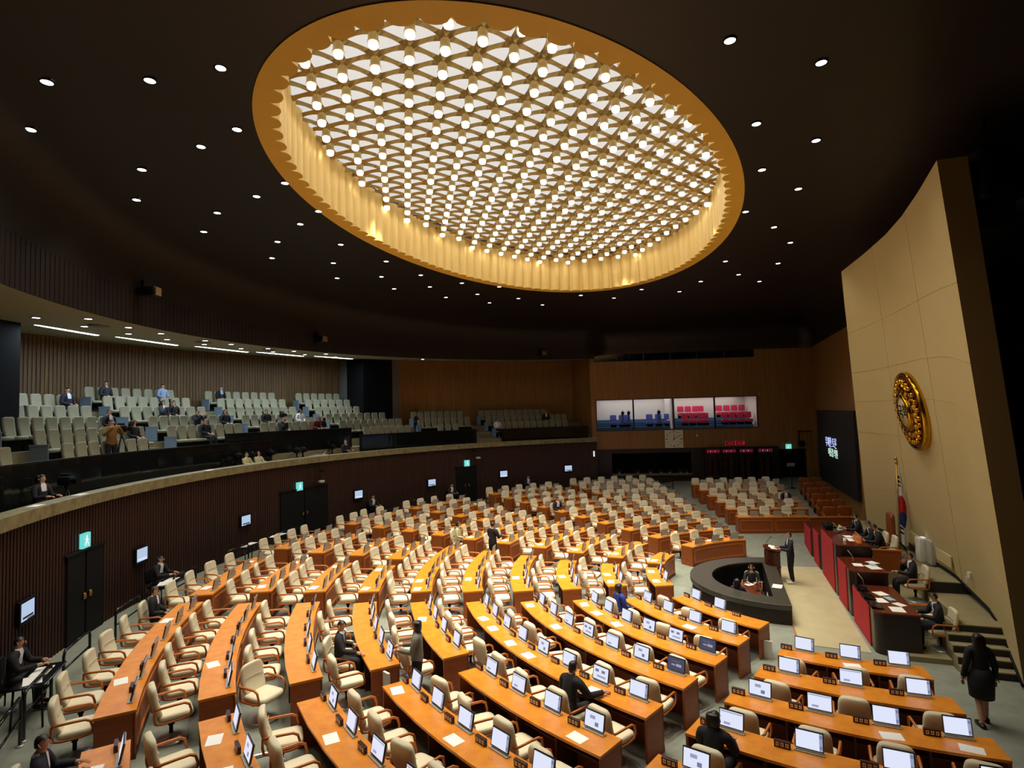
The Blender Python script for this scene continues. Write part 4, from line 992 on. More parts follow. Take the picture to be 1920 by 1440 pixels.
# tall leather chair and side screen
r = empty('speaker_armchair', (*AC(-1.72, 2.45), .87), atan2(AX[1], AX[0]) - pi / 2)
mb = MB(); mb.sup((0, 0, .45), (.62, .6, .18), .4, .35); mb.build('seat', brown_leather, r); mb = MB(); mb.sup((0, -.3, .95), (.62, .16, 1.0), .3, .4, 12, 16); mb.build('backrest', brown_leather, r)
for s in (-1, 1): mb = MB(); mb.sup((s * .34, -.02, .62), (.11, .52, .1), .5, .4); mb.box((s * .34, -.1, .5), (.06, .3, .2)); mb.build('armrest', brown_leather, r)
mb = MB(); mb.lathe([(.3, 0), (.28, .04), (.05, .08), (.05, .38)], 18); mb.build('base', black, r); tag(r, 'tall brown leather armchair behind the highest rostrum desk', 'chair')
o0 = (*AC(-1.3, .35), .5); r = empty('wooden_screen', o0); mb = MB(); ac_box(mb, -1.0, -1.75, .34, .4, .5, 1.5, o0); mb.build('panel', mat('orange_wood', S(150, 76, 28), .4), r); mb = MB(); ac_box(mb, -.97, -1.78, .32, .42, 1.5, 1.54, o0); mb.build('cap', wood_arm, r)
tag(r, 'low orange-brown wooden screen beside the highest rostrum desk', 'screen')

# ------------------------------------------------------------------ tall beige wall panel with emblem
BASE = [(14.2, 23.4, 1.1), (13.94, 20.99, 1.1), (12.75, 17.78, 1.1), (12.26, 16.28, 1.1), (11.5, 14.1, .8), (10.5, 12.24, -.02)]
TOP = [(11.85, 20.2, 10.75), (11.2, 17.8, 10.75), (10.6, 15.85, 10.75), (10, 14.3, 10.75), (9.3, 12.75, 10.75), (8.45, 11.0, 10.75)]
def res(c, u):
    L = [0]
    for i in range(1, len(c)): L.append(L[-1] + (Vector(c[i]) - Vector(c[i - 1])).length)
    t = u * L[-1]
    for i in range(1, len(c)):
        if t <= L[i] + 1e-9: f = (t - L[i - 1]) / (L[i] - L[i - 1]); return Vector(c[i - 1]).lerp(Vector(c[i]), f)
    return Vector(c[-1])
def PS(u, v): return res(BASE, u).lerp(res(TOP, u), v)
mb = MB(); nu, nv = 24, 20; B_k = Vector((.944, -.33, 0)) * .5
fr = [tuple(PS(i / nu, j / nv)) for i in range(nu + 1) for j in range(nv + 1)]
mb.add(fr, [(i * (nv + 1) + j, (i + 1) * (nv + 1) + j, (i + 1) * (nv + 1) + j + 1, i * (nv + 1) + j + 1) for i in range(nu) for j in range(nv)], 0, True)
bk = [tuple(Vector(p) + B_k) for p in fr]
mb.add(bk, [(i * (nv + 1) + j + 1, (i + 1) * (nv + 1) + j + 1, (i + 1) * (nv + 1) + j, i * (nv + 1) + j) for i in range(nu) for j in range(nv)], 1, True)
ed = lambda ids: mb.add([fr[k] for k in ids] + [bk[k] for k in ids], [(i, i + 1, len(ids) + i + 1, len(ids) + i) for i in range(len(ids) - 1)] + [(i + 1, i, len(ids) + i, len(ids) + i + 1) for i in range(0)], 1)
ed([nu * (nv + 1) + j for j in range(nv + 1)]); ed([j for j in range(nv, -1, -1)]); ed([i * (nv + 1) + nv for i in range(nu, -1, -1)])
pw = mb.build('wall_panel', [panel_mat, panel_edge]); struct(pw)
mb = MB()
for v in (.18, .4, .52, .63, .78): mb.tube([PS(i / 24, v + .0 * i) - B_k * .004 for i in range(25)], .006, 4)
for u in (.33, .66):
    mb.tube([PS(u, j / 12) - B_k * .004 for j in range(13)], .006, 4)
struct(mb.build('trim_9', joint))
mb = MB()
mb.tube([PS(i / 24, .008) - B_k * .03 for i in range(25)], .04, 6); struct(mb.build('baseboard_front', black))
# emblem
ec = PS(.5, .485); eu = (PS(.55, .485) - PS(.45, .485)).normalized(); ev = (PS(.5, .55) - PS(.5, .42)); ev = (ev - eu * ev.dot(eu)).normalized(); en = eu.cross(ev).normalized()
if en.x > 0: en = -en
# local frame: X = right as seen from the hall, Y = up, Z = out of the wall
ex = ev.cross(en).normalized()
r = bpy.data.objects.new('emblem', None); COL.objects.link(r)
r.matrix_world = Matrix(((ex.x, ev.x, en.x, ec.x), (ex.y, ev.y, en.y, ec.y), (ex.z, ev.z, en.z, ec.z), (0, 0, 0, 1)))
RE = 1.13
mb = MB(); mb.lathe([(RE * .97, .0), (RE * .97, .1), (RE * .9, .12), (.01, .12)], 64); mb.build('disc', oxblood, r)
mb = MB(); mb.lathe([(RE * .93, .1), (RE * .95, .15), (RE * .99, .16), (RE * 1.02, .12), (RE * 1.02, .0)], 64, caps=False); mb.build('rim', gold, r)
for k in range(5):                                      # five blossom petals
    a = pi / 2 + 2 * pi / 5 * k; mb = MB()
    for s in (-1, 0, 1):
        aa = a + s * .34; rr = RE * (.55 if s else .6)
        mb.sup((rr * cos(aa), rr * sin(aa), .15), (RE * .36, RE * .3, .2), .8, .9, 7, 10)
    for s in (-.52, -.26, 0, .26, .52):
        mb.sup((RE * .79 * cos(a + s), RE * .79 * sin(a + s), .16), (RE * .15, RE * .13, .16), .8, .8, 6, 8)
    mb.build('petal', gold, r)
for k in range(5):
    a = pi / 2 + 2 * pi / 5 * (k + .5); mb = MB(); mb.sup((RE * .52 * cos(a), RE * .52 * sin(a), .14), (RE * .2, RE * .2, .14), .8, .8, 6, 8)
    mb.tube([(RE * .36 * cos(a), RE * .36 * sin(a), .2), (RE * .72 * cos(a), RE * .72 * sin(a), .18)], [.05, .02], 6); mb.build('stamen', gold, r)
mb = MB(); mb.lathe([(RE * .42, .1), (RE * .46, .26), (RE * .42, .3), (RE * .39, .3)], 40, caps=False); mb.build('centre_ring', gold, r)
mb = MB(); mb.lathe([(RE * .4, .12), (RE * .4, .28), (.01, .285)], 40); ce = mb.build('centre', ivory, r)
text_mesh('국회', .44, 'text', black, r, Matrix.Translation((0, .0, .289)), .006)
tag(r, 'round gold blossom emblem on dark red disc high on the beige wall', 'emblem')
# flag on its stand
r = empty('flag_on_stand', (12.78, 19.32, 1.1))
mb = MB(); mb.tube([(0, 0, .05), (0.03, 0, 2.95)], .022, 8); mb.build('pole', brass, r); mb = MB(); mb.sup((.03, 0, 3.06), (.1, .1, .13), .8, .8); mb.lathe([(.03, 2.9), (.05, 2.95), (.03, 3.0)], 10, (.03, 0, 0)); mb.build('finial', gold, r)
mb = MB()
for k in range(3): a = 2 * pi / 3 * k + .5; mb.tube([(0, 0, .3), (.34 * cos(a), .34 * sin(a), .02)], .018, 6)
mb.build('stand', black, r)
NX, NZ = 28, 90; vs = []; dirx, diry = .93, -.36
for j in range(NZ + 1):
    z = 2.86 - 2.66 * j / NZ; t = j / NZ; wid = .15 + .15 * min(1, t * 2.2) * (1 - .18 * max(0, t - .8))
    for i in range(NX + 1):
        f = i / NX; fold = .055 * sin(f * 7.5 + .6) * (.3 + .7 * min(1, t * 2))
        vs.append((.03 + dirx * wid * (f - .25) - diry * fold, diry * wid * (f - .25) + dirx * fold * .9, z + .04 * sin(f * 6)))
mb = MB(); F = []; MI = []
for j in range(NZ):
    for i in range(NX):
        f, z = (i + .5) / NX, 1 - (j + .5) / NZ                        # z: 1 top .. 0 bottom
        mi = 0
        cz = z - .42; 
        if (f - .58) ** 2 / .44 ** 2 + cz ** 2 / .2 ** 2 < 1: mi = 1 if cz > -.045 + .05 * sin((f - .3) * 5) else 2
        for zb in (.2, .785):
            q = (z - zb) / .018
            if abs(z - zb) < .066 and .14 < f < .58 and int((z - zb + .066) / .0264) % 2 == 0: mi = 3
        F.append((j * (NX + 1) + i, j * (NX + 1) + i + 1, (j + 1) * (NX + 1) + i + 1, (j + 1) * (NX + 1) + i)); MI.append(mi)
mb.add(vs, F, 0, True); mb.m = MI
mb.build('cloth', [flag_white, flag_red, flag_blue, black], r); tag(r, 'white national flag with red and blue circle hanging beside the beige wall', 'flag')
# air purifiers, wall plates, hook
for i, (x, y) in enumerate([(12.55, 18.0), (12.62, 17.62)]):
    r = empty('air_purifier', (x, y, 1.1), rad(-105)); mb = MB(); mb.sup((0, 0, .37), (.36, .22, .74), .15, .2, 8, 16); mb.build('case', white_paint if i == 0 else grey_plastic, r); mb = MB(); mb.box((0, .112, .4), (.24, .01, .5)); mb.build('grille', grey_plastic, r)
    if i == 0: mb = MB(); mb.box((0, .06, .745), (.2, .1, .01)); mb.build('display', screen_on, r)
    tag(r, ['white air purifier with lit top by the beige wall', 'grey air purifier right beside the white one'][i], 'air purifier')
for i, (u, v) in enumerate([(.37, .045), (.57, .045)]):
    p = PS(u, v); a = eu; o = MB().box((0, 0, 0), (1.15, .04, .34)).build('wall_plate', panel_mat, None, .01); o.location = p - B_k * .06; o.rotation_euler = (0, 0, atan2(eu.y, eu.x)); tag(o, 'low pale heater plate on beige wall %s the air purifiers' % ('left of' if i == 0 else 'right of'), 'heater')
r = empty('wall_phone', PS(.72, .06) - B_k * .08); mb = MB(); mb.box((0, 0, 0), (.06, .1, .14)); mb.build('holder', white_paint, r); mb = MB(); mb.tube([(-.03, 0, -.06), (-.05, .03, -.25), (-.04, .06, -.3), (-.03, .08, -.05)], .008, 5); mb.build('cord', grey_plastic, r); tag(r, 'small white wall holder with a cord low on the beige wall', 'holder')
# hanging loudspeaker cluster, upper right
r = empty('hanging_loudspeaker', (9.6, 11.2, 9.9))
mb = MB(); mb.sup((0, 0, .55), (.9, .8, 1.1), .2, .2); mb.build('cabinet', black, r); mb = MB(); mb.tube([(0, 0, 1.1), (0, 0, 2.08)], .04, 6); mb.build('hanger', black, r); mb = MB(); mb.sup((.1, .1, -.15), (.6, .6, .4), .3, .3); mb.build('horn', black, r)
tag(r, 'large black loudspeaker hanging from the ceiling right of the beige wall', 'loudspeaker')
# brown seats along the right wall
proto = empty('leather_armchair', (0, 0, 0))
mb = MB(); mb.sup((0, .02, .36), (.58, .56, .2), .35, .3); mb.build('seat', brown_leather, proto); mb = MB(); mb.sup((0, -.26, .66), (.6, .16, .6), .3, .35, 10, 14); mb.build('backrest', brown_leather, proto)
for s in (-1, 1): mb = MB(); mb.sup((s * .31, 0, .42), (.1, .56, .44), .3, .3); mb.build('armrest', brown_leather, proto)
mb = MB(); mb.box((0, 0, .12), (.5, .48, .24)); mb.build('base', black, proto)
register(proto); ff = True
for k in range(6):
    d = 26.6 + 1.35 * k; xw = 15.6 + (d - 25) * .338
    for j, off_ in enumerate((1.55, .88)):
        x, y = xw - off_, d + off_ * .1; o = place(proto, (x, y, fz(x, y)), atan2(-.95, -.3) - pi / 2, ff); ff = False
        o.location.z = fz(x, y)
        tag(o, 'brown leather armchair beside the black display board, %s from front, %s column' % (ordw(k + 1), 'left' if j == 0 else 'wall-side'), 'chair', 'brown armchairs')
r = empty('wooden_barrier', (13.95, 25.5, fz(13.95, 25.5)), -.1); mb = MB(); mb.box((0, 0, .42), (1.9, .06, .84)); mb.build('panel', wood, r); mb = MB(); mb.box((0, 0, .86), (2., .12, .05)); mb.build('cap', wood_line, r)
tag(r, 'low brown wooden barrier in front of the leather armchairs', 'barrier')

# ------------------------------------------------------------------ gallery seats
def gal_proto():
    r = empty('gallery_seat', (0, 0, 0))                # faces +Y
    mb = MB(); T = Matrix.Rotation(rad(14), 3, 'X')
    bend = lambda p: Vector((p.x * (1 - .1 * max(0, -p.z / .34)), p.y + .45 * p.x * p.x + .06 * (p.z / .33) ** 2 - .05 * max(0, -p.z / .33), p.z))
    mb.sup((0, -.12, .68), (.42, .11, .68), .3, .4, 12, 16, fn=bend, M=T); mb.build('backrest', gal_fab, r)
    mb = MB(); mb.sup((0, .14, .4), (.42, .46, .12), .4, .35, 8, 14); mb.build('seat', gal_fab, r)
    mb = MB(); mb.box((0, .02, .17), (.44, .2, .34)); mb.build('pedestal', black, r)
    return register(r)
def gal_end():
    r = empty('row_end_panel', (0, 0, 0)); mb = MB(); mb.prism([(-.22, -.02), (.3, -.02), (.3, .02), (-.22, .02)], .05, .58); mb.box((.04, 0, .6), (.54, .06, .04)); mb.build('panel', gal_side, r); return register(r)
GP = gal_proto(); g1 = True
SECN = {'L': 'leftmost gallery section', '2': 'second gallery section', '3': 'third gallery section', '4': 'gallery section before dark column', '5': 'gallery section right of column', '6': 'far right gallery section'}
GSEC = [('L', 5, -3.5, -6.9, 4), ('L', 4, -1.0, -7.0, 6), ('L', 3, 3.5, -6.4, 9), ('L', 2, 2.4, -7.7, 9), ('L', 1, 10.0, 8.8, 2), ('L', 1, 2.9, -5.3, 7), ('2', 6, -11.2, -19.3, 8), ('2', 5, -11.1, -19.4, 8), ('2', 4, -10.8, -19.4, 8), ('2', 3, -11.7, -20.0, 8), ('2', 2, -11.5, -20.0, 8), ('3', 6, -23.7, -31.6, 8), ('3', 5, -23.6, -31.6, 8), ('3', 4, -23.2, -31.5, 8), ('3', 3, -23.2, -30.5, 7), ('3', 2, -23.7, -32.0, 8), ('4', 6, -35.3, -40.7, 6), ('4', 5, -35.3, -41.0, 6), ('4', 4, -35.3, -41.1, 6), ('4', 3, -35.3, -43.8, 8), ('4', 2, -35.7, -45.1, 9), ('4', 1, -37.9, -45.1, 7), ('5', 3, -49.1, -57.1, 8), ('5', 2, -48.9, -57.1, 8), ('5', 1, -51.0, -53.7, 3), ('6', 3, -60.8, -71.9, 11), ('6', 2, -61.0, -74.7, 13), ('6', 1, -61.2, -74.0, 12)]
GPOS = {}; kk = {}
def inward(x, y): return atan2(CY - y, CX - x) - pi / 2
PANEL = None
for s, row, a0, a1, n in GSEC:
    for i in range(n):
        a = a0 + (a1 - a0) * i / max(1, n - 1); R = GR[row] - .02; x, y = PO(R, a); kk[(s, row)] = kk.get((s, row), 0) + 1; k = kk[(s, row)]
        o = place(GP, (x, y, TREAD[row]), inward(x, y), g1); g1 = False; GPOS[(s, row, i)] = (x, y, TREAD[row], inward(x, y))
        tag(o, 'pale gallery seat, %s from left, %s row up, %s' % (ordw(k), ordw(row), SECN[s]), 'seat', 'gallery seats')
    if row > 1 or s in '456':
        st = (a1 - a0) / max(1, n - 1); a = a0 - .62 * st; x, y = PO(GR[row] - .1, a)
        if PANEL is None: PANEL = gal_end(); o = PANEL
        else: o = copy_tree(PANEL)
        o.location = (x, y, TREAD[row] - .02); o.rotation_euler = (0, 0, atan2(CY - y, CX - x))
        tag(o, 'blue-grey panel at left end of %s row up, %s' % (ordw(row), SECN[s]), 'panel', 'gallery row end panels')
# aisle steps between the gallery sections
mb = MB()
for a0, a1, top in ((-8.1, -10.2, 6), (-20.8, -22.5, 6), (-32.8, -34.5, 6), (-58.4, -60.2, 3), (-46.4, -48.2, 3)):
    for k in range(1, top):
        polar_slab(mb, GR[k] + .1, GR[k] + .46, a0, a1, TREAD[k], (TREAD[k] + TREAD[k + 1]) / 2, 2)
struct(mb.build('floor_gallery_steps', mat('gallery_step', S(120, 114, 86), .9)))

# ------------------------------------------------------------------ people
def skinmesh(joints, bones, rads, root):
    names = list(joints); ix = {n: i for i, n in enumerate(names)}
    me = bpy.data.meshes.new('tmp'); me.from_pydata([joints[n] for n in names], [(ix[a], ix[b]) for a, b in bones], [])
    o = bpy.data.objects.new('tmp', me); COL.objects.link(o)
    m = o.modifiers.new('s', 'SKIN'); m.use_smooth_shade = True
    for n in names:
        r = rads[n]; v = me.skin_vertices[0].data[ix[n]]; v.radius = (r, r) if not isinstance(r, tuple) else r; v.use_root = (n == root)
    m2 = o.modifiers.new('ss', 'SUBSURF'); m2.levels = 1; m2.render_levels = 1
    dg = bpy.context.evaluated_depsgraph_get(); ev_ = bpy.data.meshes.new_from_object(o.evaluated_get(dg))
    V = [Vector(v.co) for v in ev_.vertices]; Fc = [tuple(p.vertices) for p in ev_.polygons]
    bpy.data.objects.remove(o); bpy.data.meshes.remove(me); bpy.data.meshes.remove(ev_)
    return V, Fc
def seg_d(p, a, b):
    ab = b - a; t = max(0, min(1, (p - a).dot(ab) / max(ab.length_squared, 1e-9))); return (p - a - ab * t).length
def person(label, loc, rz, pose='stand', arms=None, top=suit_navy, shirt=shirt_w, tie=None, bottom=suit_black, shoes=shoe_m, hair='short', hairm=hair_m, skirt=False, lean=0., head_yaw=0., head_pitch=0., h=1.72, female=False, scarf=False, group=None):
    k = h / 1.72; w = .88 if female else 1.
    sit = pose == 'sit'
    pz = .56 if sit else .94 * k; py = -.02
    L = lambda z, x=0., y=0.: Vector((x, py + y + (z - pz) * math.tan(lean) if z > pz else py + y, z))
    J = {}; tz = lambda d: pz + d * k
    J['pelvis'] = L(pz); J['waist'] = L(tz(.16)); J['chest'] = L(tz(.36), 0, .01); J['neck0'] = L(tz(.505)); J['neck1'] = L(tz(.575), 0, .015)
    hb = L(tz(.66), 0, .025); J['head'] = hb; J['crown'] = L(tz(.748), 0, .008)
    for s, n in ((-1, 'l'), (1, 'r')):
        J['sh' + n] = L(tz(.455), s * .185 * w * k); J['cl' + n] = L(tz(.47), s * .09 * k)
        J['hip' + n] = Vector((s * .095 * k, py + (.03 if sit else 0), pz - .03))
        if sit:
            J['kn' + n] = Vector((s * .12 * k, py + .43 * k, .53)); J['an' + n] = Vector((s * .11 * k, py + .42 * k, .1)); J['to' + n] = Vector((s * .12 * k, py + .56 * k, .04))
        else:
            st = (.13 * s if pose == 'walk' else 0.)
            J['kn' + n] = Vector((s * .09 * k, py + .02 + st * .6, .5 * k)); J['an' + n] = Vector((s * .09 * k, py - .03 + st, .085)); J['to' + n] = Vector((s * .1 * k, py + .12 + st, .035))
    A0 = arms or ('rest' if sit else 'sides')
    for s, n in ((-1, 'l'), (1, 'r')):
        a = A0[0 if s < 0 else 1] if isinstance(A0, tuple) else A0
        sh = J['sh' + n]
        tgt = {'sides': ((s * .25, -.02, -.28), (s * .26, .06, -.53)), 'rest': ((s * .25, .02, -.26), (s * .12, .25, -.33)), 'desk': ((s * .26, .12, -.24), (s * .14, .37, -.22)),
               'lectern': ((s * .25, .08, -.26), (s * .15, .33, -.24)), 'chin': ((s * .22, .2, -.25), (s * .04, .2, -.01)), 'camera': ((s * .26, .16, -.2), (s * .1, .36, .02)),
               'reach': ((s * .3, .12, -.22), (s * .34, .42, -.24)), 'cross': ((s * .24, .06, -.25), (-s * .06, .2, -.2)), 'armrest': ((s * .28, -.06, -.25), (s * .27, .2, -.3))}[a]
        J['el' + n] = Vector((tgt[0][0] * k * (.95 if female else 1), sh.y + tgt[0][1] * k, sh.z + tgt[0][2] * k)); J['wr' + n] = Vector((tgt[1][0] * k, sh.y + tgt[1][1] * k, sh.z + tgt[1][2] * k))
        d = (J['wr' + n] - J['el' + n]).normalized(); J['hd' + n] = J['wr' + n] + d * .085 * k
    Rr = {'pelvis': (.135 * w, .12), 'waist': (.125 * w, .105), 'chest': (.15 * w, .115), 'neck0': .075, 'neck1': .052, 'head': .088, 'crown': .05}
    for n in 'lr':
        Rr.update({'cl' + n: .085 * w, 'sh' + n: .07 * w, 'el' + n: .048 * w, 'wr' + n: .032, 'hd' + n: .032, 'hip' + n: .095, 'kn' + n: .062, 'an' + n: .042, 'to' + n: .038})
    B = [('pelvis', 'waist'), ('waist', 'chest'), ('chest', 'neck0'), ('neck0', 'neck1'), ('neck1', 'head'), ('head', 'crown')]
    for n in 'lr': B += [('chest', 'cl' + n), ('cl' + n, 'sh' + n), ('sh' + n, 'el' + n), ('el' + n, 'wr' + n), ('wr' + n, 'hd' + n), ('pelvis', 'hip' + n), ('hip' + n, 'kn' + n), ('kn' + n, 'an' + n), ('an' + n, 'to' + n)]
    V, F = skinmesh(J, B, Rr, 'pelvis')
    cen = [sum((V[i] for i in f), Vector()) / len(f) for f in F]
    lab = []
    for c in cen: lab.append(min(B, key=lambda b: seg_d(c, J[b[0]], J[b[1]])))
    HB = {('neck1', 'head'), ('head', 'crown')}
    # shape and turn the head
    hc = J['head']; MH = Matrix.Rotation(head_yaw, 3, 'Z') @ Matrix.Rotation(head_pitch, 3, 'X')
    hv = set(i for f, l in zip(F, lab) if l in HB for i in f)
    for i in hv:
        p = V[i] - hc
        if p.z > -.06: p.x *= .88; p.y *= 1.08
        V[i] = hc + MH @ p
    body = empty('person', loc, rz)
    mb = MB(); mb.add(V, F, 0, True)
    # face: nose, ears, mouth on the same surface
    fp = lambda x, y, z: hc + MH @ Vector((x, y, z))
    mb.add([fp(-.014, .085, -.03), fp(.014, .085, -.03), fp(0, .118, -.03), fp(0, .088, .02), fp(0, .085, -.04)], [(0, 2, 3), (2, 1, 3), (0, 4, 2), (4, 1, 2)], 0, True)
    for s in (-1, 1): mb.add([tuple(fp(s * .082 + s * .012 * cos(t), -.0 + .018 * sin(t), -.005 + .03 * cos(t * 1.0 + 1.57))) for t in [2 * pi * q / 8 for q in range(8)]] + [tuple(fp(s * .07, .0, -.005))], [(q, (q + 1) % 8, 8) for q in range(8)], 0, True)
    # hands: palm comes from the arm, five separate fingers
    for s, n in ((-1, 'l'), (1, 'r')):
        wv, hv_ = J['wr' + n], J['hd' + n]; d = (hv_ - wv).normalized(); sd = d.cross(Vector((0, 0, 1))); sd = sd.normalized() if sd.length > .2 else Vector((0, 1, 0)) * s; up = sd.cross(d)
        for q in range(4):
            b = hv_ + sd * (.026 - .017 * q) + d * .01; ln = (.07, .08, .075, .058)[q] * k
            mb.tube([b, b + d * ln * .5 - up * .006, b + d * ln * .8 - up * .022, b + d * ln * .95 - up * .04], [.0095, .009, .008, .006], 6)
        tb = wv + d * .04 + sd * (.03 * (1 if s < 0 else 1)); mb.tube([tb, tb + sd * .03 + d * .025, tb + sd * .034 + d * .06], [.012, .0105, .007], 6)
    mb.build('body', [skin], body)
    ym = MB(); 
    for s in (-1, 1): ym.sup(fp(s * .032, .083, .012), (.02, .012, .011), 1, 1, 4, 6)
    ym.build('eyes', black, body)
    mm = MB(); mm.sup(fp(0, .084, -.06), (.042, .012, .011), 1, 1, 4, 6); mm.build('mouth', lips, body)
    # vertex normals for offset clothing
    Nn = [Vector() for _ in V]
    for f in F:
        nn = (V[f[1]] - V[f[0]]).cross(V[f[2]] - V[f[0]])
        for i in f: Nn[i] += nn
    Nn = [n.normalized() if n.length > 0 else n for n in Nn]
    def shell(name, pick, off, m, mod=None):
        idx = {}; vs = []; fs = []
        for f, l, c in zip(F, lab, cen):
            if not pick(l, c): continue
            ff = []
            for i in f:
                if i not in idx: idx[i] = len(vs); p = V[i] + Nn[i] * off; vs.append(mod(p) if mod else p)
                ff.append(idx[i])
            fs.append(tuple(ff))
        if fs: return MB().add(vs, fs, 0, True).build(name, m, body)
    fwd = Vector((0, 1, 0))
    TORSO = {('pelvis', 'waist'), ('waist', 'chest'), ('chest', 'neck0')} | {('chest', 'cl' + n) for n in 'lr'} | {('cl' + n, 'sh' + n) for n in 'lr'}
    ARM = {('sh' + n, 'el' + n) for n in 'lr'} | {('el' + n, 'wr' + n) for n in 'lr'}
    def vneck(c):                                       # open front of the jacket
        dz = c.z - tz(.2); return c.y > J['chest'].y + .03 and 0 < dz and abs(c.x) < .02 + .2 * dz
    shell('jacket', lambda l, c: (l in TORSO and not (shirt is not None and vneck(c)) and c.z < tz(.55)) or (l in ARM) or (l in {('pelvis', 'hipl'), ('pelvis', 'hipr')} and c.z > pz - .06), .016, top)
    if shirt is not None: shell('shirt', lambda l, c: (l in TORSO and c.z > tz(.1)) or (l == ('neck0', 'neck1') and c.z < tz(.545)), .008, shirt)
    if tie is not None:
        yy = lambda z: max([V[i].y for i in range(len(V)) if abs(V[i].z - z) < .05 * k and abs(V[i].x) < .06] or [.1]) + .012
        zs = [tz(.5), tz(.42), tz(.32), tz(.2)]; m = MB(); q = [(-.018, .018), (-.016, .016), (-.024, .024), (-.03, .03)]
        m.add([(a, yy(z), z) for z, (a, b) in zip(zs, q)] + [(b, yy(z), z) for z, (a, b) in zip(zs, q)] + [(a, yy(z) - .01, z) for z, (a, b) in zip(zs, q)] + [(b, yy(z) - .01, z) for z, (a, b) in zip(zs, q)],
              [(i, 4 + i, 5 + i, 1 + i) for i in range(3)] + [(8 + i, i, 1 + i, 9 + i) for i in range(3)] + [(4 + i, 12 + i, 13 + i, 5 + i) for i in range(3)]); m.build('tie', tie, body)
    LEG = {('hip' + n, 'kn' + n) for n in 'lr'} | {('kn' + n, 'an' + n) for n in 'lr'} | {('pelvis', 'hip' + n) for n in 'lr'} | {('pelvis', 'waist')}
    if not skirt:
        shell('trousers', lambda l, c: l in LEG and c.z > .1, .012, bottom)
    else:
        m = MB()
        if sit: m.sup((0, py + .2, .56), (.38, .56, .2), .5, .5)
        else: m.lathe([(.15, tz(.12)), (.2, pz - .02), (.205, pz - .15), (.19, .52 * k)], 18, (0, py, 0))
        m.build('skirt', bottom, body)
    for n in 'lr':
        a, t = J['an' + n], J['to' + n]; m = MB(); d = (t - a); d.z = 0; ang = atan2(d.y, d.x) - pi / 2
        m.sup(((a.x + t.x) / 2, (a.y + t.y) / 2 - .01, .045), (.1, .28 * k, .09), .6, .5, 7, 12, M=Matrix.Rotation(ang, 3, 'Z')); m.build('shoe', shoes, body)
    # hair
    cap = {'short': lambda p: p.z > .035 or (p.y < -.0 and p.z > -.055) or (abs(p.x) > .06 and p.y < .045 and p.z > .0), 'long': lambda p: p.z > .04 or p.y < .03}.get(hair, lambda p: p.z > .05 or p.y < .0)
    MI = MH.inverted()
    hs = lambda l, c: l in HB and (lambda p: p.z > -.075 and cap(p))(MI @ (c - hc))
    ho = shell('hair', hs, .018, hairm)
    if hair in ('long', 'bob'):
        m = MB(); ln = .42 if hair == 'long' else .2
        bend = lambda p: Vector((p.x, p.y + (.03 if p.z < 0 else 0), p.z))
        m.sup(tuple(hc + MH @ Vector((0, -.045, 0)) + Vector((0, -.005, -ln / 2 + .08))), (.205, .14, ln), .5, .7, 8, 12); m.build('long_hair', hairm, body)
    if scarf:
        m = MB(); m.lathe([(.09, tz(.5)), (.13, tz(.52)), (.12, tz(.56)), (.07, tz(.56))], 14, (0, J['neck0'].y, 0)); m.sup((-.05, J['chest'].y + .14, tz(.36)), (.09, .06, .3), .6, .6); m.build('scarf', scarf_m, body)
    return tag(body, label, 'person', group)
def at_seat(key, **kw):
    x, y, z, rz = SEATPOS[key]; return (x, y, z), rz
def face_to(x, y, tx, ty): return atan2(ty - y, tx - x) - pi / 2

l, a = at_seat(('W1', 5, 0)); person('person in black jacket seated with back to camera in right wing', l, a, 'sit', 'desk', suit_black, None, bottom=suit_black, hair='bob', lean=.15, head_yaw=-.3)
l, a = at_seat(('B', 5, 6)); person('person in black suit seen from behind, arms on lower middle desk', l, a, 'sit', ('rest', 'reach'), suit_black, shirt_w, lean=.2, head_yaw=-.2)
l, a = at_seat(('B', 2, 0)); person('person in blue jacket seated in second row of lower middle block', l, a, 'sit', 'rest', blue_cloth, None, hair='bob', female=True)
l, a = at_seat(('BU', 7, 3)); person('person in black suit and blue tie seated, turning to a standing woman', l, a, 'sit', ('armrest', 'reach'), suit_black, shirt_w, tie_blue, head_yaw=-.5, lean=.05)
x, y = PO(13.62, 28.7); person('person in grey jacket over blue top, standing between two desks', (x, y, fz(x, y)), face_to(x, y, *PO(15, 26.5)) - .1, 'stand', ('lectern', 'lectern'), jack_grey, blue_cloth, bottom=suit_black, hair='bob', female=True, h=1.62, head_yaw=.2)
l, a = at_seat(('BU', 10, 0)); person('person in dark suit and white shirt seated at outermost left desk', l, a, 'sit', 'rest', suit_black, shirt_w, hairm=hair_grey, head_pitch=-.2)
l, a = at_seat(('BL', 10, 0)); person('dark-suited person at the bottom left corner behind a desk', l, a, 'sit', 'desk', suit_navy, shirt_w, head_yaw=-.3)
l, a = at_seat(('D', 6, 6)); person('person with patterned scarf and pale top seated among empty chairs', l, a, 'sit', 'rest', cream_cloth, None, scarf=True, hair='bob', female=True)
l, a = at_seat(('E', 6, 7)); person('person in dark suit and white shirt seated in far middle block', l, a, 'sit', 'rest', suit_navy, shirt_w, lean=.1)
l, a = at_seat(('W2', 3, 3)); person('dark-clothed person bending over a desk in the far wing', l, a, 'sit', 'desk', suit_black, shirt_w, lean=.35)
x, y = PO(11.45, -19.2); person('person in black standing in the aisle between two blocks', (x, y, fz(x, y)), face_to(x, y, *PO(11, -26)), 'stand', 'lectern', suit_black, None, h=1.68)
x, y = AC(1.22, 1.5); person('person in dark suit and blue tie standing at the lectern', (x, y, .012), LR + .1, 'stand', 'lectern', suit_navy, shirt_w, tie_blue, shoes=shoe_w, head_yaw=.1, h=1.74)
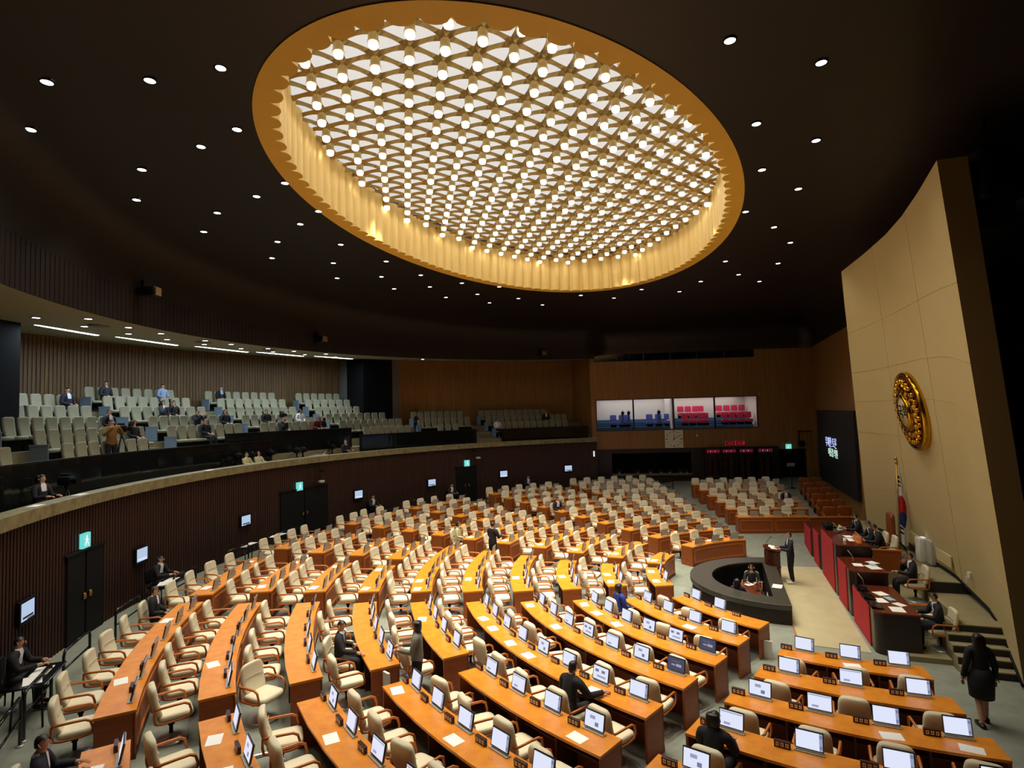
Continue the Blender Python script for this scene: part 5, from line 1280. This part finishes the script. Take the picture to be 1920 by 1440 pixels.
person('person in black facing the camera, seated at the pit table', (*AC(2.5, .5), -.45), face_to(*AC(2.5, .5), *AC(2.7, -3)), 'sit', 'desk', suit_black, None, female=True, hair='long', h=1.62)
person('long-haired person seen from behind in the pit, on white chair', (*AC(3.0, -1.25), -.45), face_to(*AC(3.0, -1.25), *AC(2.6, 1)), 'sit', 'desk', suit_black, None, hair='long', female=True, h=1.6)
person('person in black dress walking away near the right corner', (8.5, 10.85, fz(8.5, 10.85)), rad(-14), 'walk', 'sides', suit_black, None, bottom=suit_black, skirt=True, hair='long', female=True, h=1.66)
toA = lambda A, c, z, **k: ((*AC(A, c), z), LR)
def rost(label, A, c, z, **k):
    o = person(label, (*AC(A, c), z), LR + k.pop('turn', 0), 'sit', k.pop('arms', 'desk'), k.pop('top', suit_black), shirt_w, k.pop('tie', None), **k); return o
rost('person in dark suit working at the lowest rostrum desk', -1.42, -3.65, .12, tie=tie_blue, lean=.12, head_pitch=-.25)
rost('person in dark suit, hand on chin, at the middle-height desk', -1.6, -1.15, .5, arms=('desk', 'chin'), lean=.05, head_pitch=-.2)
rost('person in black suit bending over the highest rostrum desk', -1.45, 1.05, .87, lean=.35, head_pitch=-.3)
rost('person in dark suit seated in the middle of highest desk', -1.35, 1.65, .87, lean=.25, head_pitch=-.2, hairm=hair_grey)
rost('dark-haired person at the far end of the highest desk', -1.2, 2.9, .87, lean=.2, head_pitch=-.2)
for i, (A, c, z, lab) in enumerate([(-1.45, -3.65, .12, 'cream chair under the person at the lowest rostrum desk'), (-1.35, -2.75, .12, 'empty cream chair at the lowest rostrum desk'), (-1.65, -1.15, .5, 'cream chair under the person at the middle-height desk'), (-1.5, 1.05, .87, 'chair under the bending person at the highest desk'), (-1.4, 1.65, .87, 'chair in the middle of the highest desk'), (-1.25, 2.9, .87, 'chair at the far end of the highest desk')]):
    o = copy_tree(CHAIR); o.location = (*AC(A, c), z); o.rotation_euler = (0, 0, LR); tag(o, lab, 'chair')
for A, c, ang, lab in [(3.04, -1.33, face_to(*AC(3.04, -1.33), *AC(2.6, 1)), 'white-backed chair of the long-haired person in the pit'), (2.5, .58, face_to(*AC(2.5, .5), *AC(2.7, -3)), 'chair of the person facing the camera in the pit')]:
    o = copy_tree(CHAIR); o.location = (*AC(A, c), -.45); o.rotation_euler = (0, 0, ang); tag(o, lab, 'chair')
# staff with small tables along the left wall
def side_table(R, a, lab):
    x, y = PO(R, a); z = fz(x, y); r = empty('side_table', (x, y, z), rad(90 + a))
    mb = MB(); mb.box((0, 0, .7), (1.1, .5, .03)); mb.build('top', black_gloss, r, .005)
    for sx in (-1, 1):
        for sy in (-1, 1): mb = MB(); mb.tube([(sx * .5, sy * .2, .69), (sx * .53, sy * .23, 0)], .018, 6); mb.build('leg', dark_metal, r)
    tag(r, lab, 'table'); return x, y, z
for i, (R, a, where) in enumerate([(20.05, 21.2, 'at lower left'), (19.95, 3.7, 'behind seated man at left'), (20., -9.4, 'left of double door'), (19.9, -14.2, 'before double door'), (20.1, -33.5, 'below third wall monitor'), (20.0, -48.5, 'by the far wall door'), (20.1, -64, 'at the far end')]):
    x, y, z = side_table(R, a, 'small black side table along the left wall %s' % where)
    if i < 4:
        for q in range(2):
            u, v = PO(R + .02, a + (.7 if q else -.5)); sheet(u, v, z + .716 + .003 * q, rad(90 + a) + .3 * q, 'white papers on black side table %s, %s pile' % (where, 'upper' if q else 'lower'), sx=1.4, sy=1.3)
STAFF = [(20.55, 20.2, 'bottom left'), (20.5, 2.4, 'behind the seated man'), (20.5, -33.2, 'below third wall monitor'), (20.4, -48.2, 'by the far door'), (20.5, -63.6, 'far end of wall')]
SCH = None
for R, a, w in STAFF:
    x, y = PO(R, a); z = fz(x, y)
    if SCH is None:
        SCH = empty('staff_chair', (0, 0, 0)); mb = MB(); mb.sup((0, 0, .44), (.46, .46, .1), .4, .35); mb.build('seat', black, SCH); mb = MB(); mb.sup((0, -.24, .75), (.44, .07, .42), .4, .4); mb.build('backrest', black, SCH)
        for sx in (-1, 1):
            for sy in (-1, 1): mb = MB(); mb.tube([(sx * .2, sy * .2, .42), (sx * .22, sy * .22, 0)], .015, 6); mb.build('leg', dark_metal, SCH)
        register(SCH); o = SCH
    else: o = copy_tree(SCH)
    o.location = (x, y, z); o.rotation_euler = (0, 0, inward(x, y)); tag(o, 'black staff chair against left wall, %s' % w, 'chair')
    person('staff member in black suit by left wall, %s' % w, (x, y, z), inward(x, y), 'sit', 'desk', suit_black, shirt_w, lean=.1)
# tubular barrier rails behind the last row
RAIL = None
for i, (R, a) in enumerate([(19.95, 26.2), (19.95, 22.2), (19.95, 17.0), (19.95, 9.8), (19.9, 1.5), (19.9, -7.2), (19.9, -16), (19.9, -26), (19.9, -41), (19.9, -56)]):
    x, y = PO(R, a); 
    if RAIL is None:
        RAIL = empty('barrier_rail', (0, 0, 0)); w = .62
        mb = MB(); mb.tube([(-w, 0, 0), (-w, 0, .7), (-w + .06, 0, .8), (w - .06, 0, .8), (w, 0, .7), (w, 0, 0)], .028, 8); mb.build('top_rail', black_gloss, RAIL)
        mb = MB(); mb.tube([(-w, 0, .45), (w, 0, .45)], .02, 8); mb.build('cross_bar', black_gloss, RAIL)
        for s in (-1, 1): mb = MB(); mb.lathe([(.06, 0), (.06, .015), (.03, .03)], 12, (s * w, 0, 0)); mb.build('foot', chrome, RAIL)
        register(RAIL); o = RAIL
    else: o = copy_tree(RAIL)
    o.location = (x, y, fz(x, y)); o.rotation_euler = (0, 0, rad(90 + a)); tag(o, 'glossy black tubular rail behind the last desk row, %s from near end' % ordw(i + 1), 'rail', 'barrier rails')
# two low dark rails and a music-stand-like post before the far wall
for i, (x, y) in enumerate([(9.3, 36.2), (12.6, 36.0)]):
    o = copy_tree(RAIL); o.location = (x, y, fz(x, y)); o.rotation_euler = (0, 0, -.1); tag(o, 'black tubular rail before the far wall, %s one' % ('left' if i == 0 else 'right'), 'rail', 'barrier rails')
r = empty('floor_stand', (17.0, 35.4, fz(17.0, 35.4))); mb = MB(); mb.lathe([(.25, 0), (.24, .02), (.03, .04), (.02, 1.35)], 14); mb.build('post', dark_metal, r); mb = MB(); mb.box((0, 0, 1.42), (.45, .05, .22), M=Matrix.Rotation(.5, 3, 'X')); mb.build('head', grey_plastic, r)
tag(r, 'thin dark floor stand near the brown leather armchairs', 'stand')
# monitors, exit signs and doors along the left wall
WMON = [(16.45, 2.21), (2.7, 2.17), (-12.5, 2.13), (-31.75, 2.16), (-45.5, 2.19), (-59.5, 2.26), (-72.2, 2.31)]
for i, (a, z) in enumerate(WMON):
    x, y = PO(20.93, a); r = empty('wall_monitor', (x, y, z), rad(90 + a))
    mb = MB(); mb.box((0, -.0, 0), (.62, .06, .5)); mb.build('case', black, r, .01); mb = MB(); mb.box((0, -.032, .02), (.5, .006, .36)); sc = mb.build('screen', screen_wall, r)
    mb = MB(); mb.box((-.0, -.037, -.1), (.4, .004, .04)); mb.box((.1, -.037, -.145), (.25, .004, .02)); mb.build('caption_bar', screen_on if i % 2 else bezel, sc)
    tag(r, 'lit monitor on the left wall, %s from left' % ordw(i + 1), 'monitor', 'wall monitors')
for i, (a, z) in enumerate([(9.85, 3.15), (-21.4, 3.04), (-52.4, 3.12)]):
    x, y = PO(20.93, a); r = empty('exit_sign', (x, y, z), rad(90 + a))
    mb = MB(); mb.box((0, 0, 0), (.34, .08, .36)); mb.build('case', exit_m, r); mb = MB(); mb.sup((.0, -.045, .1), (.06, .01, .06), .9, .9); mb.tube([(0, -.044, .07), (-.02, -.044, -.02)], .022, 5); mb.tube([(-.02, -.044, -.02), (-.08, -.044, -.12)], .014, 5); mb.tube([(-.02, -.044, -.02), (.06, -.044, -.06), (.05, -.044, -.13)], .014, 5); mb.tube([(-.07, -.044, .03), (0, -.044, .05), (.07, -.044, .0)], .011, 5); mb.build('running_figure', exit_w, r)
    tag(r, 'green lit exit sign above the %s door of the left wall' % ['nearest', 'middle', 'farthest'][i], 'exit sign')
r = empty('exit_sign', WP(12.6, 3.36, .05), WRZ); mb = MB(); mb.box((0, 0, 0), (.34, .08, .3)); mb.build('case', exit_m, r); mb = MB(); mb.tube([(0, -.044, .07), (-.02, -.044, -.02), (-.08, -.044, -.1)], .02, 5); mb.build('running_figure', exit_w, r); tag(r, 'green lit exit sign above the dark door of the far wall', 'exit sign')
for i, (a0, a1) in enumerate([(11.9, 7.4), (-18.2, -26.4), (-50.2, -54.4)]):
    am = (a0 + a1) / 2; x0, y0 = PO(20.97, am); z = fz(x0, y0); d = bpy.data.objects.new('door_%d' % (i + 1), None); COL.objects.link(d); d.location = (x0, y0, z); off = d.location; struct(d)
    n = 2; 
    for q in range(n):
        b0 = a0 + (a1 - a0) * q / n; b1 = a0 + (a1 - a0) * (q + 1) / n; s = .1 if b1 > b0 else -.1
        mb = MB(); polar_slab(mb, 20.94, 20.99, b0 + s, b1 - s, z, z + 2.08, 3, off=off); lf = mb.build('leaf', black, d)
        hx, hy = PO(20.9, am + (.35 if q == 0 else -.35)); mb = MB(); mb.sup((hx - off.x, hy - off.y, 1.0), (.06, .1, .16), .6, .6); mb.build('handle', brass, lf)
    mb = MB(); polar_slab(mb, 20.9, 21.0, a0 - .15 * (1 if a0 > a1 else -1) * -1, a1, z + 2.08, z + 2.12, 4, off=off); mb.build('frame', black, d)
for i, (a, z, lab) in enumerate([(-24.2, 3.62, 'dark lamp bracket above the double door on the left wall'), (-24.0, 3.12, 'small camera fitting above the double door frame'), (-53.0, 3.85, 'dark lamp bracket above the farthest left-wall door'), (-53.6, 3.4, 'small pale fitting above the farthest left-wall door')]):
    x, y = PO(20.85, a); r = empty('wall_bracket', (x, y, z), rad(90 + a)); mb = MB(); mb.tube([(-.5, 0, .1), (.2, 0, .1), (.3, -.05, .0)], .02, 6); mb.build('arm', dark_metal, r); mb = MB(); mb.sup((.25, -.1, 0), (.3, .2, .12), .5, .5); mb.build('lamp_head', grey_plastic if i % 2 else black, r); tag(r, lab, 'bracket')
for i, (a, R, z, lab) in enumerate([(3.2, 20.9, 9.9, 'dim projector lamp on the upper dark fascia at left'), (-24.5, 20.9, 9.7, 'dim lamp on the upper dark fascia above gallery middle'), (-67.5, 20.9, 9.85, 'pair of dim lamps on the fascia before the far wall')]):
    x, y = PO(R, a); r = empty('fascia_lamp', (x, y, z), rad(90 + a)); mb = MB(); mb.sup((0, -.25, 0), (.36, .5, .3), .3, .3); mb.build('housing', dark_metal, r); mb = MB(); mb.box((0, -.51, 0), (.3, .02, .24)); mb.build('front_glass', mat('amber_glass', S(120, 100, 66), .4), r); mb = MB(); mb.box((0, -.05, .2), (.06, .1, .3)); mb.build('yoke', dark_metal, r); tag(r, lab, 'lamp')

# ------------------------------------------------------------------ people, cameras and kit in the gallery
def gp(key, label, **k):
    x, y, z, rz = GPOS[key]; x2, y2 = x + .12 * -sin(rz), y + .12 * cos(rz)
    return person(label, (x2, y2, z - .03), rz + k.pop('turn', 0), 'sit', k.pop('arms', 'rest'), k.pop('top', suit_black), k.pop('shirt', None), **k)
gp(('L', 5, 3), 'person in navy suit sprawling in fourth seat of leftmost gallery', top=suit_navy, shirt=shirt_w, head_yaw=-.4)
gp(('2', 6, 1), 'person in grey suit in back row of second gallery section', top=suit_char, head_yaw=-.6)
gp(('2', 6, 6), 'person in pale blue shirt in back row of second gallery section', top=lightblue)
gp(('2', 4, 3), 'person with white collar, hand to face, in gallery fourth row', top=suit_char, shirt=shirt_w, arms=('rest', 'chin'), female=True, hair='bob')
gp(('2', 4, 4), 'person in black in gallery fourth row, right of white-collared one', top=suit_black)
gp(('L', 3, 8), 'person in black coat at right end of leftmost gallery third row', top=suit_black, shirt=shirt_w)
gp(('L', 2, 7), 'long-haired person in black in front rows of leftmost gallery section', top=suit_black, hair='long', female=True)
gp(('3', 6, 1), 'grey-haired person in black coat in third gallery section back row', top=suit_black, shirt=lightblue, hairm=hair_grey)
gp(('2', 3, 4), 'dark-clothed person with raised camera in second gallery section', top=suit_black, arms='camera')
gp(('2', 2, 3), 'dark-clothed person behind the taller balustrade, second gallery section', top=suit_black)
gp(('2', 3, 7), 'dark-clothed person at the right end of second gallery section', top=suit_black)
gp(('3', 3, 2), 'dark-clothed person beside the gallery television cameras', top=suit_black)
gp(('3', 2, 2), 'person in black leaning on hand behind the taller balustrade', top=suit_black, arms=('rest', 'chin'))
gp(('3', 3, 6), 'person in white jacket at right of third gallery section', top=shirt_w, hair='long', female=True)
gp(('3', 2, 6), 'person in reddish dark clothing bending by the taller balustrade', top=mat('maroon_cloth', S(110, 50, 40), .8), lean=.4)
gp(('3', 2, 7), 'dark-clothed person at right end behind the taller balustrade', top=suit_black)
gp(('6', 1, 0), 'person in white top in far right gallery front row', top=shirt_w, hair='bob', female=True)
gp(('6', 2, 9), 'person in black suit in far right gallery second row', top=suit_black, shirt=shirt_w)
def gstand(R, a, z, label, **k):
    x, y = PO(R, a); return person(label, (x, y, z), inward(x, y) + k.pop('turn', 0), k.pop('pose', 'stand'), k.pop('arms', 'camera'), k.pop('top', suit_black), k.pop('shirt', None), **k)
gstand(22.75, -.9, 4.47, 'person in tan jacket filming with a camera in the left gallery', top=jack_brown, turn=-.6)
gstand(21.75, 10.6, 3.2, 'person in black suit and white shirt at the left parapet', shirt=shirt_w, arms='lectern', female=True, hair='bob', h=1.66, turn=-.3)
gstand(21.75, -15.4, 3.2, 'person in cream shirt crouching at the parapet, left of pair', top=cream_cloth, h=1.52, arms='desk')
gstand(21.75, -17.2, 3.2, 'person in cream shirt crouching at the parapet, right of pair', top=cream_cloth, h=1.52, arms='desk')
gstand(21.75, -28.0, 3.0, 'person in white shirt sitting low at the parapet', top=shirt_w, h=1.5, arms='cross')
gstand(21.75, -31.6, 3.2, 'person in dark coat standing at the parapet with a phone', arms='lectern', h=1.74)
CAMP = None
CAMS = [(22.6, -1.5, 4.47, 'black camera on tripod beside tan-jacketed person'), (21.8, -14.3, 3.2, 'small camera on tripod left of the cream-shirted pair'), (21.8, -16.3, 3.2, 'camera on tripod between the two cream-shirted people'), (21.8, -19.2, 3.2, 'camera on tall tripod right of the cream-shirted pair'), (21.7, -23.2, 3.2, 'camera on tripod in the cluster by dark case, left one'), (21.7, -24.2, 3.2, 'camera on tripod in the cluster by dark case, right one'), (22., -29.9, 3.2, 'camera on tripod between white-shirted and dark-coated people'), (24.3, -27.2, 4.87, 'large television camera on tripod in third gallery section'), (23.6, -47.6, 4.47, 'black camera on tripod under the dark gallery column'), (21.7, 8.2, 3.2, 'small camera on tripod by the left parapet')]
for i, (R, a, z, lab) in enumerate(CAMS):
    x, y = PO(R, a)
    if CAMP is None:
        CAMP = empty('camera_on_tripod', (0, 0, 0))
        for q in range(3): an = 2 * pi * q / 3 + .5; mb = MB(); mb.tube([(0, 0, 1.2), (.36 * cos(an), .36 * sin(an), 0)], [.022, .016], 6); mb.build('leg', dark_metal, CAMP)
        mb = MB(); mb.sup((0, -.02, 1.38), (.18, .4, .22), .3, .3); mb.box((0, -.02, 1.53), (.06, .26, .06)); mb.build('camera_body', black, CAMP)
        mb = MB(); mb.lathe([(.06, 0), (.075, .16), (.08, .2)], 12); o = mb.build('lens', black_gloss, CAMP); o.rotation_euler = (-pi / 2, 0, 0); o.location = (0, .16, 1.38)
        mb = MB(); mb.tube([(0, 0, 1.2), (0, 0, 1.3)], .05, 8); mb.tube([(.03, -.1, 1.25), (.1, -.5, 1.1)], .012, 6); mb.build('head', dark_metal, CAMP)
        mb = MB(); mb.sup((-.12, -.1, 1.45), (.05, .08, .08), .5, .5); mb.build('viewfinder', chrome, CAMP)
        register(CAMP); o = CAMP
    else: o = copy_tree(CAMP)
    o.location = (x, y, z); o.rotation_euler = (0, 0, inward(x, y) - .3); tag(o, lab, 'camera')
x, y = PO(21.75, -26.0); r = empty('equipment_case', (x, y, 3.2), inward(x, y)); mb = MB(); mb.box((0, 0, .5), (.9, .5, 1.)); mb.build('case', mat('case_grey', S(46, 54, 54), .5), r, .03); mb = MB(); mb.box((0, 0, 1.02), (.92, .52, .05), M=Matrix.Rotation(.1, 3, 'Y')); mb.build('lid', grey_plastic, r); tag(r, 'dark grey equipment case standing at the parapet among the cameras', 'case')
for i, (a, lab) in enumerate([(14.6, 'white papers on the parapet at the far left'), (9.6, 'white papers on the parapet before the black-suited person'), (-7.5, 'small white items on the parapet at left')]):
    x, y = PO(21.1, a); sheet(x, y, 4.272, rad(90 + a), lab, sx=1.3)
for i, (s, o_, lab) in enumerate([(1.9, -.75, 'camera on tripod in leftmost glazed room'), (2.3, -.6, 'camera with pale ring light in the leftmost glazed room'), (4.35, -.6, 'tall camera on tripod in the second glazed room')]):
    o = copy_tree(CAMP); o.location = WP(s, 4.46, o_); o.rotation_euler = (0, 0, WRZ + pi); tag(o, lab, 'camera')
x, y = PO(22.75, 4.6); o = MB().sup((0, 0, .3), (.4, .25, .6), .4, .4).build('backpack', green_bag); o.location = (x, y, 4.47); tag(o, 'green backpack standing in the left gallery', 'bag')

# folders standing on the floor at desk ends
for R, a, z_, lab in [(5.6, 44.5, .42, 'white folders standing on the floor at the first desk near end'), (14.2, 28.5, .7, 'tall white board leaning at the desk end beside the grey-jacketed person')]:
    x, y = PO(R, a); r = empty('document_folder', (x, y, fz(x, y)), rad(90 + a) + .3)
    mb = MB(); mb.box((0, 0, z_ / 2), (.18, .05, z_)); mb.build('cover', white_paint, r, .004); mb = MB(); mb.box((.01, 0, z_ / 2), (.165, .04, z_ - .02)); mb.build('pages', paper, r)
    tag(r, lab, 'folder')
